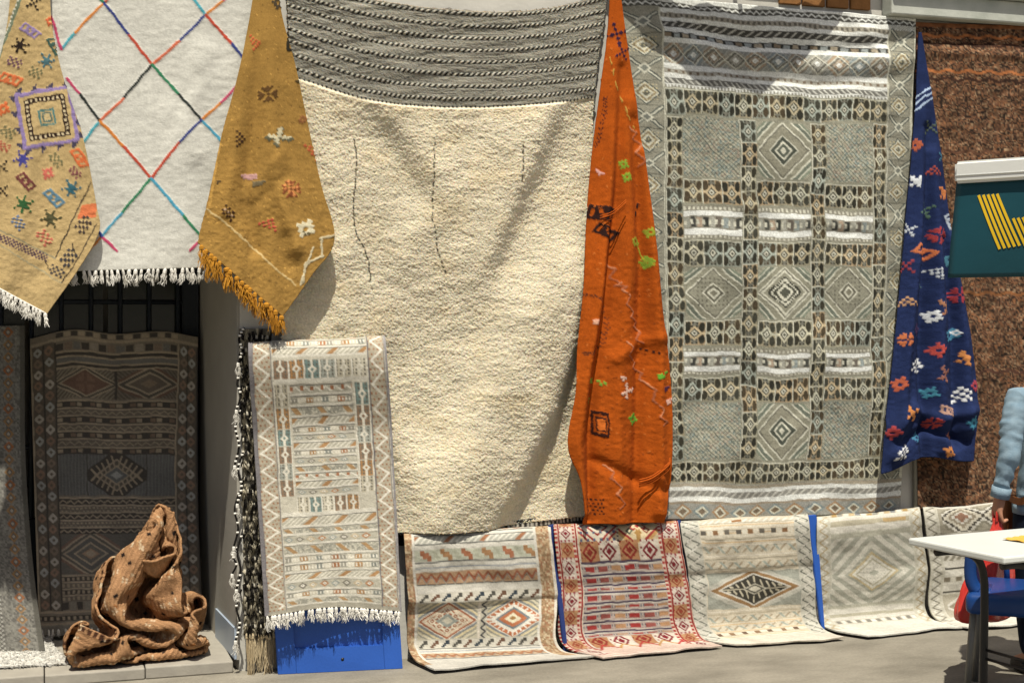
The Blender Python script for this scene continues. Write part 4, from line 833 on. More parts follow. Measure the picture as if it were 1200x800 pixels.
low_kilim(cv, W, H, Bd, [(648, 615), (794, 610), (656, 690), (806, 682), (668, 760), (826, 749), (706, 771), (848, 758)], 'red-bordered kilim with narrow striped bands leaning on a blue board', 33, fold=64, fa=.003, sat=.85)
# 3: cream kilim with one dark medallion
W, H, Bd = 152, 160, 138
cv = Cv(0, -8, W, H, 'c9bfa8'); ends(cv, W, Bd, H, 'cfc8bb', 'bdb3a2')
for y in range(-6, 62, 3): cv.R(22, y, 134, y+1.1, ['c7a572', 'd6d0c0', '9a937f'][(y//3) % 3])
for y in range(104, 140, 3): cv.R(22, y, 134, y+1.1, ['c7a572', 'd6d0c0', 'b0a58c'][(y//3) % 3])
cv.R(22, 9, 134, 15, 'bdb6a4'); cv.hatch(22, 9, 134, 15, 8, .35, 1, 'd3cfc4'); cv.R(60, 10, 72, 14, '9a6a34'); cv.blocks(22, 24, 134, 29, 7, ['5f5a52', 'cfc9b8', '8a6238', 'd0c9b6', '6a645a', None], 1); cv.blocks(22, -3, 134, -.5, 8, ['7a5a3a', 'd0c9b6'], 1)
for y in (40, 54, 110, 121): cv.R(22, y, 134, y+6, 'c5bda8'); cv.hatch(22, y, 134, y+6, 11, .25, 1.4, 'a08f72'); cv.hatch(22, y, 134, y+6, 17, .2, -1, '9aa39a')
cv.blocks(22, 130, 134, 134, 8, ['6a5240', 'd0c9b6', '8a6a48', None], 2)
cv.R(22, 64, 134, 102, '969a90'); bx = (22, 64, 134, 102)
cv.dia(78, 83, 52, 20, [(1.3, 'b3b3a8'), (1.12, WHT), (1.04, '9a7440'), (.86, WHT), (.78, '3f3d36')], bx)
cv.dia(78, 83, 52, 20, [(.3, 'b3ae9c'), (.24, '5a584e'), (.16, 'c5c0ae')], bx)
for i in range(9):
    x = 48+i*7.4; hgt = 11*(1-abs(x-78)/40)
    if abs(x-78) > 6: cv.line([(x, 83-hgt), (x+3, 83-2)], 2, 'b5ad94'); cv.line([(x, 83+hgt), (x-3, 83+2)], 2, 'b5ad94')
    else: cv.line([(x, 83-13), (x, 83-8)], 2, 'b5ad94'); cv.line([(x, 83+13), (x, 83+8)], 2, 'b5ad94')
cv.line([(38, 83), (118, 83)], 1.2, 'b5ad94'); cv.dia(78, 83, 52, 20, [(.3, 'b3ae9c'), (.24, '5a584e'), (.16, 'c5c0ae')], bx)
for x0, x1 in ((0, 21), (134, 152)):
    cv.R(x0, -8, x1, Bd+6, 'b9b8ac'); cv.zig(x0+1, -8, x0+11, Bd+6, 10, 1.2, '5f635c', True); cv.zig(x0+8, -8, x1-1, Bd+6, 10, 1.2, '5f635c', True, .5); cv.zig(x0+4, -8, x1-4, Bd+6, 10, 1.3, WHT, True, .25)
cv.wear(.09, 20, 22)
low_kilim(cv, W, H, Bd, [(797, 609), (946, 603), (808, 680), (954, 672), (827, 749), (966, 737), (866, 757), (990, 748)], 'cream striped kilim with one dark stepped medallion, over a blue board', 36, fold=62, fa=.005)
# 4: pale kilim with a faint concentric diamond
W, H, Bd = 126, 158, 132
cv = Cv(0, -8, W, H, 'c3c1b3'); ends(cv, W, Bd, H, 'd0cec6', 'c0beb4')
for y, t, c in [(-8, 10, WHT), (2, 8, 'b3aa92'), (10, 6, WHT), (16, 6, 'ada68e'), (22, 6, WHT), (29, 5, 'a9a898'), (102, 4, 'a9a898'), (107, 6, WHT), (113, 4, 'aba792'), (117, 5, WHT), (122, 7, 'b0ab9c'), (129, 4, WHT)]: cv.R(16, y, 112, y+t, c)
cv.blocks(18, 2.5, 112, 9.5, 7, ['a8873f', '8f8f88', 'cdc9bc', 'b8a070', '7d8288', 'd0cdc2'], 1.3); cv.R(80, 16.5, 108, 21, 'b5975c'); cv.blocks(18, 123, 112, 128, 6, ['7f7c74', 'd2cfc5'], 1.2)
bx = (16, 34, 112, 102); cv.R(*bx, 'aeb0a4')
cv.dia(64, 68, 48, 34, [(1.9-.17*i, ['c9c7bb', 'a3a598'][i % 2]) for i in range(8)], bx)
cv.dia(64, 68, 48, 34, [(.62, 'b8a77c'), (.54, 'cbc9bd'), (.46, 'a9a48e'), (.40, 'cfccc0')], bx); cv.dots(44, 50, 84, 86, 4, 4, .3, .3, '9fa398')
cv.dia(64, 68, 48, 34, [(.12, 'a3a598')], bx)
for x0, x1 in ((0, 15), (113, 126)): cv.R(x0, -8, x1, Bd+6, 'bbb8a8'); cv.zig(x0+2, -8, x1-2, Bd+6, 11, 1.6, 'd2d0c5', True); cv.zig(x0+2, -8, x1-2, Bd+6, 11, 1.2, 'a8946a', True, .5)
cv.wear(.08, 20, 23)
low_kilim(cv, W, H, Bd, [(957, 606), (1077, 595), (958, 676), (1086, 664), (969, 735), (1093, 724), (1015, 746), (1126, 735)], 'pale grey-white kilim with a faint concentric diamond', 39, fold=96, fa=.002)
# 5: grey and white kilim behind the chair
W, H, Bd = 135, 156, 130
cv = Cv(0, -8, W, H, 'c0bdb0'); ends(cv, W, Bd, H, 'cfccc4', 'bcb8ac')
cv.R(16, -8, 120, 8, WHT); bx = (16, 8, 120, 38); cv.R(*bx, '9c9684')
for cx in (44, 92): cv.stepped(cx, 23, 26, 17, [(1.3, '85806f'), (1.1, WHT), (.96, '4b4740'), (.8, 'c2bcab'), (.6, '8f8470'), (.4, WHT), (.25, '9a7058')], 2, (cx-24, 8, cx+24, 38))
for y, t, c in [(40, 8, WHT), (48, 2, '4a4844'), (51, 6, WHT), (58, 5, '8d8878'), (64, 7, WHT), (71, 2, '3f3d39'), (74, 6, WHT), (81, 5, '9a9484'), (87, 7, WHT), (95, 2, '55524c')]: cv.R(16, y, 120, y+t, c)
cv.hatch(16, 58, 120, 63, 8, .4, 1, 'c9c5b8'); cv.blocks(16, 81, 120, 86, 7, ['7d7360', 'c9c5b8'], 1); cv.R(16, 98, 120, 128, 'a8a290')
for cx in (44, 92): cv.dia(cx, 113, 26, 16, [(1.1, WHT), (.9, '8d8570'), (.65, WHT), (.4, '8f7a58')], (cx-24, 98, cx+24, 128))
for x0, x1 in ((0, 15), (121, 135)): cv.R(x0, -8, x1, Bd+6, 'b8b5a6'); cv.zig(x0+2, -8, x1-2, Bd+6, 10, 1.5, WHT, True); cv.zig(x0+2, -8, x1-2, Bd+6, 10, 1.2, '6f6b5f', True, .5)
cv.wear(.09, 20, 24)
low_kilim(cv, W, H, Bd, [(1081, 595), (1216, 585), (1090, 662), (1226, 650), (1099, 726), (1238, 712), (1135, 737), (1262, 727)], 'grey and white kilim with small diamonds behind the blue chair', 42, fold=40, fa=.003)
# blue boards that carry them: a narrow side of each one shows
def board(name, x0, x1, z1, m, label, y=-.012, skew=.0, th=.014, group=None):
    o = box(name, x0, x1, y-th/2, y+th/2, 0.004, z1, m, None, .003, o=((x0+x1)/2, y, 0.0)); o.rotation_euler = (0, skew, 0); return tag(o, label, 'board', group)
def strip(pts, label):                        # thin painted board edge, traced from top to foot
    a0, a1, b0, b1 = [np.array(p) for p in pts]; d = np.array((0, .02, 0)); V = [a0, a1, b1, b0, a0+d, a1+d, b1+d, b0+d]; base = (a0+a1)/2*np.array((1, 1, 0)); base = np.array((b0[0], b0[1], 0))
    me = raw([v-base for v in V], [(0, 3, 2, 1), (4, 5, 6, 7), (0, 1, 5, 4), (1, 2, 6, 5), (2, 3, 7, 6), (3, 0, 4, 7)]); bm = bmesh.new(); bm.from_mesh(me); bmesh.ops.recalc_face_normals(bm, faces=bm.faces); bmesh.ops.bevel(bm, geom=list(bm.edges), offset=.003, segments=2, affect='EDGES'); bm.to_mesh(me); bm.free()
    return tag(link('blue_board', me, M['navy'] if 'navy' in label else M['blue'], None, base), label, 'board')
strip([at(643, 616, -.09), at(650, 614, -.09), at(661, 764, -.15), at(666, 764, -.15)], 'dark navy board edge between the ochre-bordered and red-bordered kilims')
strip([at(792, 612, -.09), at(798, 609, -.09), at(821, 752, -.14), at(826, 752, -.14)], 'navy board edge between the red-bordered and cream kilims')
strip([at(947, 604, -.10), at(957, 603, -.10), at(963, 738, -.15), at(967, 738, -.15)], 'bright blue board standing up between the cream and the pale kilims')

# ---- tall blue panel and the rug draped over it
tl, tr, bl, br = at(300, 406, -.035), at(447, 401, -.035), gd(326, 790, .0), gd(472, 783, .0)
nrm = np.cross(tr-tl, bl-tl); nrm /= np.linalg.norm(nrm); nrm = nrm if nrm[1] < 0 else -nrm
pan = empty('wooden_panel', (bl+br)/2, 'bright blue painted wooden panel leaning under the fringed rug', 'panel'); pb = (bl+br)/2
def slab(name, A, B, Cc, D, th, m, par, base, bev=.003):
    V = [A, B, Cc, D]; V = V+[v-nrm*th for v in V]; me = raw([v-base for v in V], [(0, 3, 2, 1), (4, 5, 6, 7), (0, 1, 5, 4), (1, 2, 6, 5), (2, 3, 7, 6), (3, 0, 4, 7)])
    bm = bmesh.new(); bm.from_mesh(me); bmesh.ops.recalc_face_normals(bm, faces=bm.faces); bmesh.ops.bevel(bm, geom=list(bm.edges), offset=bev, segments=2, affect='EDGES'); bm.to_mesh(me); bm.free(); return link(name, me, m, par)
L4 = lambda u, v: (tl*(1-u)+tr*u)*(1-v)+(bl*(1-u)+br*u)*v
slab('backing', L4(.005, .005)-nrm*.020, L4(.995, .005)-nrm*.020, L4(.995, .995)-nrm*.020, L4(.005, .995)-nrm*.020, .016, M['blue'], pan, pb)
for a0, a1, b0, b1 in ((0, .145, 0, 1), (.855, 1, 0, 1), (.1465, .8535, .925, 1), (.1465, .8535, 0, .1), (.1465, .8535, .45, .54)): slab('rail', L4(a0, b0), L4(a1, b0), L4(a1, b1), L4(a0, b1), .019, M['blue'], pan, pb, .002)
tube('keyhole', [tuple(L4(.52, .963)-pb-nrm*.002), tuple(L4(.52, .963)-pb+nrm*.0015)], .008, M['black_metal'], pan, 10)
W, H = 162, 338
cv = Cv(0, -10, W, H, 'bdb9ab'); OC = 'a87c44'
y = -10; rs = np.random.RandomState(3)
def mrow(x0, x1, y, t, k):
    cv.R(x0, y, x1, y+t, 'aaa799'); cv.R(x0, y, x1, y+.8, '6b6a66')
    if k == 0: cv.blocks(x0, y+1.6, x1, y+t-.8, 9, ['8f8d84', 'c8c3b5', OC, 'b9b4a5', '7c827f', 'c8c3b5', 'a0683a'], 1); cv.dots(x0, y+2.5, x1, y+t-2, 4, 9, .35, 1, 'd3d0c6')
    if k == 1: cv.hatch(x0, y+1.2, x1, y+t, 6, .4, 1.2, 'cfccc1'); cv.hatch(x0, y+1.2, x1, y+t, 36, .2, 1.2, OC)
    if k == 2: cv.zig(x0, y+1.4, x1, y+t-.4, 12, 1.4, 'd5d2c8'); cv.dots(x0, y+1.4, x1, y+t, 12, 9, .3, .4, 'a3683c')
    if k == 3: cv.mosaic(x0, y+1.2, x1, y+t, 1.6, ['a3a296', '8a8a82', 'bdb9aa', '95948a'], 8); cv.hatch(x0, y+1.2, x1, y+t, 30, .22, -1, 'a5804c')
    if k == 4:
        n = int((x1-x0)/13)
        for i in range(n): cv.dia(x0+6.5+i*13, y+t/2+.4, 5.5, t/2-.8, [(1, ['8f9694', 'a9774a', 'b9a88a', '77736a'][(i*3) % 4]), (.5, 'd3d0c6'), (.22, '6f6a60')])
def gtot(x0, y0, x1, y1, k):
    t = ['a87a3e', '9aa09a', 'b7b09c', '6f8a8a', 'c2bcaa', '8f7258'][k % 6]; cv.R(x0, y0, x1, y1, t); cx, cy, w_, h_ = (x0+x1)/2, (y0+y1)/2, x1-x0, y1-y0
    cv.dots(x0, y0, x1, y1, w_*.25, h_*.2, .45, .6, '6e6c62'); cv.R(cx-w_*.08, y0, cx+w_*.08, y1, 'd3cfc2'); cv.dia(cx, cy, w_*.3, h_*.25, [(1, 'd3cfc2'), (.4, t)]); cv.R(x0, y0, x0+.8, y1, 'd3d0c6'); cv.R(x1-.8, y0, x1, y1, 'd3d0c6')
x0, x1 = 27, 138
plan = [(-10, 12, 3), (4, 9, 4), (14, 10, 0), (26, 8, 1)]
for yy, t, k in plan: mrow(x0, x1, yy, t, k); cv.R(x0, yy+t, x1, yy+t+2.5, WHT)
for i in range(6): gtot(x0+i*18.5, 40, x0+(i+1)*18.5, 57, [0, 0, 3, 1, 2, 4][i] if i else 5)
cv.R(x0, 57, x1, 61, WHT)
for s in (27, 121):
    y = 62; k = 0 if s == 27 else 2
    while y < 178: gtot(s, y, s+17, y+18.5, [2, 0, 3, 5, 1, 5, 0][k % 7]); y += 19.5; k += 1
y = 62
for i in range(13): mrow(46, 119, y, 7, [2, 0, 3, 1, 0, 4, 1, 0, 4, 3, 2, 1, 4][i]); cv.R(46, y+7, 119, y+9, WHT); y += 9
for i in range(5): gtot(46+i*14.6, 180, 46+(i+1)*14.6, 198, i+2)
cv.R(27, 198, 138, 203, WHT)
y = 203
for i, t in enumerate((11, 7, 10, 12, 9, 10, 10, 12, 8, 7)): mrow(x0, x1, y, t, [1, 3, 4, 3, 0, 0, 1, 4, 0, 3][i]); cv.R(x0, y+t, x1, y+t+3.2, WHT); y += t+3.2
cv.R(0, y, W, H, 'b7b3a4'); cv.zig(5, y+1, 158, H-10, 26, 2.4, 'd5d2c8'); cv.teeth(5, y+3, 158, H-10, 26, 'a08260'); cv.R(0, H-8, W, H, '9c988b')
for s0, s1 in ((5, 25), (140, 158)):
    cv.R(s0, -10, s1, H-6, 'aaa08c'); cv.dots(s0, -10, s1, H-6, 5, 5, .4, .4, '9a6a45', True); cv.zig(s0+1, -10, s1-1, H-8, 21, 2.2, 'd6d3c9', True); cv.R(s0-1.5, -10, s0, H-4, '6a6870'); cv.R(s1, -10, s1+1.2, H-4, '77757a')
cv.R(0, -10, 4, H, '77747c'); cv.R(159.5, -10, W, H, '8b8990')
cv.wear(.1, 22, 25)
rows = [[at(293+158*k, 407-8*k, -.02) for k in (0, .5, 1)], [at(292+159*k, 404-7*k, -.068) for k in (0, .5, 1)], [at(297+162*k, 515-8*k, -.105) for k in (0, .5, 1)], [at(304+161*k, 625-10*k, -.142) for k in (0, .5, 1)], [at(310+160*k, 722-6*k-8*math.sin(k*math.pi), -.174) for k in (0, .5, 1)]]
P, U, V = grid_at(rows, [-8, 0, 110, 222, H], [0, .5, 1], 165, 340)
X, Y = proj(P); col, h = cv.sample(*warp(U*W, V, .6, 12, 44)); col = col*np.array((.98, .955, .86)); off = (.009*fbm(X/50, Y/60, 121, 3)+.0012*fbm(X/5, Y/3, 122, 2)+ridge(X, Y, [(432, 400), (448, 600), (452, 740)], 5, .005))*np.clip((V+8)/12, 0, 1)+.01
P = push(P, off); rug, bs = cloth('kilim', P, col, label='beige striped kilim with zigzag borders and white fringe draped over the blue panel', cat='rug', sat=.75)
TS = [tassel_mesh(.046, .011, 6, 40+s) for s in range(3)]
fringe(P[-1]+np.array((0, -.004, 0)), 34, rug, bs, TS, M['yarn_white'], .2)

# ---- narrow black and white tasselled rug hung at the door jamb
cv = Cv(0, 0, 48, 400, '6f6a5c')
for k in range(24):
    y = 8+k*16; cv.R(0, y, 48, y+6, '23211e'); kk = cv.sl(0, y, 48, y+5); cv.put(kk, (cv.X[kk] % 8) < 3.6, 'cfc8b4'); cv.h[kk] = .004
cv.wear(.12, 12, 26)
P, U, V = grid_at([[at(280, 385, -.03), at(318, 385, -.03)], [at(284, 560, -.05), at(318, 560, -.05)], [at(286, 742, -.07), at(322, 742, -.07)]], [0, .5, 1], [0, 1], 60, 300)
X, Y = proj(P); col, h = cv.sample(U*48, V*372); P = push(P, h*1.6+.008*fbm(X/12, Y/30, 131, 2)); rug, bs = cloth('tasselled_rug', P, col, label='narrow black and white rug with knotted cords hanging beside the door jamb', cat='rug')
tufts('knots', P, lambda p, fu, fv: np.where((np.floor(fu*6+fv*24) % 2)[:, None] > .5, C('a59d88'), C('2b2825')), 900, .03, .008, rug, bs, seed=9, lift=.4)
TB = [tassel_mesh(.16, .014, 10, 60+s) for s in range(3)]; fringe(P[-1], 9, rug, bs, TB, M['yarn_beige'], .08)
cs = [(283, 384, 425), (281, 432, 480), (279, 478, 545), (282, 530, 590), (278, 575, 640), (281, 625, 690), (276, 640, 672), (280, 690, 750)]
for i, (x, ya, yb) in enumerate(cs):
    pth = smooth_path([np.array(at(x+3, ya, -.06))-bs, np.array(at(x-3, (ya*2+yb)/3, -.075))-bs, np.array(at(x+1, (ya+2*yb)/3, -.08))-bs, np.array(at(x-4, yb, -.075))-bs], 8)
    cord = tube('cord', [tuple(p) for p in pth], .005, M['yarn_black'], rug, 6)
    for j in [q for q in range(2, len(pth)-1, 2) if random.random() < .6]: tube('white_wrap', [tuple(pth[j]-np.array((.006, .004, -.003))), tuple(pth[j]+np.array((.005, -.004, .003)))], .005, M['yarn_white'], cord, 5)
    link('tassel', TW[i % 3], M['yarn_white'] if i % 2 else M['yarn_black'], rug, tuple(pth[-1]))

# ---- shaded rug standing at the back of the doorway
W, H = 198, 355
cv = Cv(0, 0, W, H, '6d6250'); TN, DB, GB, RB = '8f7f62', '2e2822', '5a5a58', '5f3c26'
def stripes(y, seq):
    for t, c in seq: cv.R(30, y, 170, y+t, c); y += t
    return y
cv.R(0, 0, W, 8, '6f6450'); cv.blocks(30, 2, 170, 7, 9, [DB, TN], 1); cv.R(0, 8, W, 11, TN)
cv.blocks(30, 14, 170, 22, 10, [DB, '6f5a45', GB, DB, '7d7464'], 1.5)
y = stripes(23, [(2, TN), (4, DB), (2, TN), (5, GB), (2, TN), (3, DB), (2, TN)])
cv.R(30, 43, 170, 76, '4c4436'); cv.hatch(30, 43, 99, 76, 5, .35, 1, '7a6f58'); cv.hatch(99, 43, 170, 76, 5, .35, -1, '665a48')
cv.dia(64, 59.5, 34, 17, [(1.2, TN), (1.1, '3f3a30'), (.95, TN), (.85, RB)], (30, 43, 98, 76)); cv.bmp(ROSE, 64, 59.5, 3.2, '6f4a30'); cv.dia(136, 59.5, 34, 17, [(1.3, RB), (1.12, TN), (1.0, '3f3a30'), (.8, TN), (.66, '55493a'), (.3, '6f5a40')], (102, 43, 170, 76)); cv.R(98, 43, 101, 76, DB)
y = 78
for i in range(7): cv.R(30, y, 170, y+2, TN); cv.R(30, y+2, 170, y+9, [DB, '5b5142'][i % 2]); (cv.zig(30, y+3, 170, y+8, 10, 1.2, '8a7a5c') if i % 2 else cv.blocks(30, y+3.4, 170, y+7.4, 8, ['8a7a5c', DB, '6a5034'], 1.5)); y += 8.8
cv.R(30, 140, 170, 188, '4d5052'); cv.hatch(30, 140, 170, 188, 4, .25, 0, '5f6262'); bx = (65, 140, 135, 188); cv.R(64, 140, 65, 188, DB); cv.R(135, 140, 136, 188, DB)
cv.dia(100, 164, 36, 26, [(1.2, DB), (.74, TN), (.66, '4a4236'), (.46, TN), (.38, '4f5458'), (.2, '83888a')], bx)
for i in range(5): cv.line([(70+i*6, 158-i*4), (78+i*5, 166-i*3)], 2.2, '8a7a5c'); cv.line([(130-i*6, 158-i*4), (122-i*5, 166-i*3)], 2.2, '8a7a5c'); cv.line([(70+i*6, 170+i*4), (78+i*5, 162+i*3)], 2.2, '8a7a5c'); cv.line([(130-i*6, 170+i*4), (122-i*5, 162+i*3)], 2.2, '8a7a5c')
y = 190
for i in range(5): cv.R(30, y, 170, y+2, TN); cv.R(30, y+2, 170, y+9, [DB, '5b5142'][i % 2]); (cv.zig(30, y+3, 170, y+8, 9, 1.4, '8a7a5c') if i % 2 == 0 else cv.dots(30, y+3, 170, y+8, 5, 4, .5, .5, '8a7a5c', True)); y += 8.8
cv.R(30, 234, 170, 282, '4f4c44'); cv.dia(66, 258, 36, 24, [(1.35, '6a4a36'), (1.2, TN), (1.1, '4a463c'), (.95, TN), (.85, '4a4a48'), (.6, TN), (.5, '52504a'), (.3, '8a6a44'), (.2, TN)], (30, 234, 102, 282)); cv.dia(138, 258, 32, 24, [(1.2, TN), (1.0, '4a463c'), (.7, TN), (.5, RB)], (104, 234, 170, 282))
y = 283
for i in range(4): cv.R(30, y, 170, y+2, TN); cv.R(30, y+2, 170, y+8, [DB, '5b5142'][i % 2]); cv.dots(30, y+3, 170, y+7, 6, 9, .5, 1, '8a7a5c'); y += 8
cv.blocks(30, 316, 170, 325, 9, [DB, '6f6a5c'], 2); cv.R(0, 326, W, 329, TN); cv.R(0, 332, W, 338, DB); cv.dots(0, 333, W, 337, 7, 9, .5, 1, TN); cv.R(0, 340, W, 343, TN); cv.R(0, 343, W, H, '6d685c')
for a, b_ in ((2, 28), (172, 196)):
    cv.R(a-2, 12, b_+2, 326, '4f4636'); cv.R(a-2, 12, a, 326, TN); cv.R((a+b_)/2-.8, 12, (a+b_)/2+.8, 326, DB); cv.R(b_, 12, b_+2, 326, DB)
    for q, xx in enumerate((a+6.5, b_-6.5)):
        for i in range(24): cv.dia(xx, 20+i*13, 5, 5.5, [(1.2, ['8a8f90', '7d5a3c', '9a948a', '6f5a44'][(i*3+q) % 4]), (.4, '4f4636')])
cv.wear(.12, 25, 27)
rows = [[at(35, 397, .88), at(85, 386, .88), at(135, 391, .88), at(190, 388, .88), at(232, 395, .88)], [at(40+48*k, 570, .78) for k in range(5)], [at(46+48*k, 745-2*k, .66) for k in range(5)]]
P, U, V = grid_at(rows, [0, .5, 1], [0, .25, .5, .75, 1], 190, 330)
X, Y = proj(P); col, h = cv.sample(*warp(U*W, V*H, .6, 12, 46)); col = (col*1.25+.05)*np.array((1.06, 1.0, .88)); P = push(P, .01*fbm(X/50, Y/60, 141, 3)); P[..., 2] = np.maximum(P[..., 2], .06); rug, bs = cloth('kilim', P, col, label='grey-brown kilim standing in shade at the back of the doorway', cat='rug', sat=.6)
fringe(P[-1]+np.array((0, -.006, .03)), 30, rug, bs, [tassel_mesh(.03, .008, 5, 80)], M['yarn_white'], .3)

# ---- grey runner at the left of the doorway
cv = Cv(0, 0, 110, 400, '6d6b64'); cv.mosaic(0, 0, 110, 400, 2, ['6a6862', '7d7b73', '5c5a55', '74726a'], 6)
for xx, cA in ((89, '8a6a44'), (40, '8a6a44')):
    for i in range(27): cv.dia(xx, 8+i*15, 6.5, 7, [(1, cA if i % 3 else '8f5a34'), (.6, '5c5a55'), (.35, '9a9284')])
cv.R(104, 0, 110, 400, '55534c'); cv.hatch(0, 120, 66, 400, 6, .3, 1, 'a5a39a'); cv.hatch(0, 120, 66, 400, 6, .2, -1, '4f4d48'); cv.wear(.1, 15, 28)
rows = [[at(-75, 384, .62), at(29, 381, .62)], [at(-72, 560, .54), at(31, 560, .54)], [at(-66, 690, .46), at(42, 690, .46)], [gd(-60, 768, .06), gd(53, 765, .06)]]
P, U, V = grid_at(rows, [0, .45, .78, 1], [0, 1], 95, 330); X, Y = proj(P); col, h = cv.sample(U*110, V*400); P = push(P, .012*fbm(X/30, Y/80, 151, 3)+.006); P[..., 2] = np.maximum(P[..., 2], .06); cloth('runner', P, col, label='grey runner with a chain of orange diamonds standing beside the dark kilim', cat='rug')
# ---- white shag rug lying on the step
P, U, V = grid_at([[gd(-75, 722, .065), gd(-10, 722, .065), gd(38, 724, .065)], [gd(-80, 752, .065), gd(-10, 750, .065), gd(60, 752, .065)], [gd(-85, 783, .06), gd(-10, 783, .06), gd(80, 776, .06)]], [0, .5, 1], [0, .6, 1], 80, 60)
P[..., 2] += .07*np.clip(1-U*1.02, 0, 1)**.8*np.sin(np.clip(V*1.1+.1, 0, 1)*math.pi*.9)+.012*fbm(U*9, V*9, 161, 2)*np.sin(V*math.pi); P[..., 2] = np.maximum(P[..., 2], .058)
wc = np.ones(P.shape)*C('c9c7bf'); rug, bs = cloth('shag_rug', P, wc, m='wool', label='white shaggy rug lying on the step at the foot of the grey runner', cat='rug')
tufts('pile', P, lambda p, fu, fv: np.ones((len(fu), 3))*C('dcdad3'), 9000, .03, .006, rug, bs, m='shag', seed=12, lift=.3, dirv=(.3, -1, 0), spread=.6)

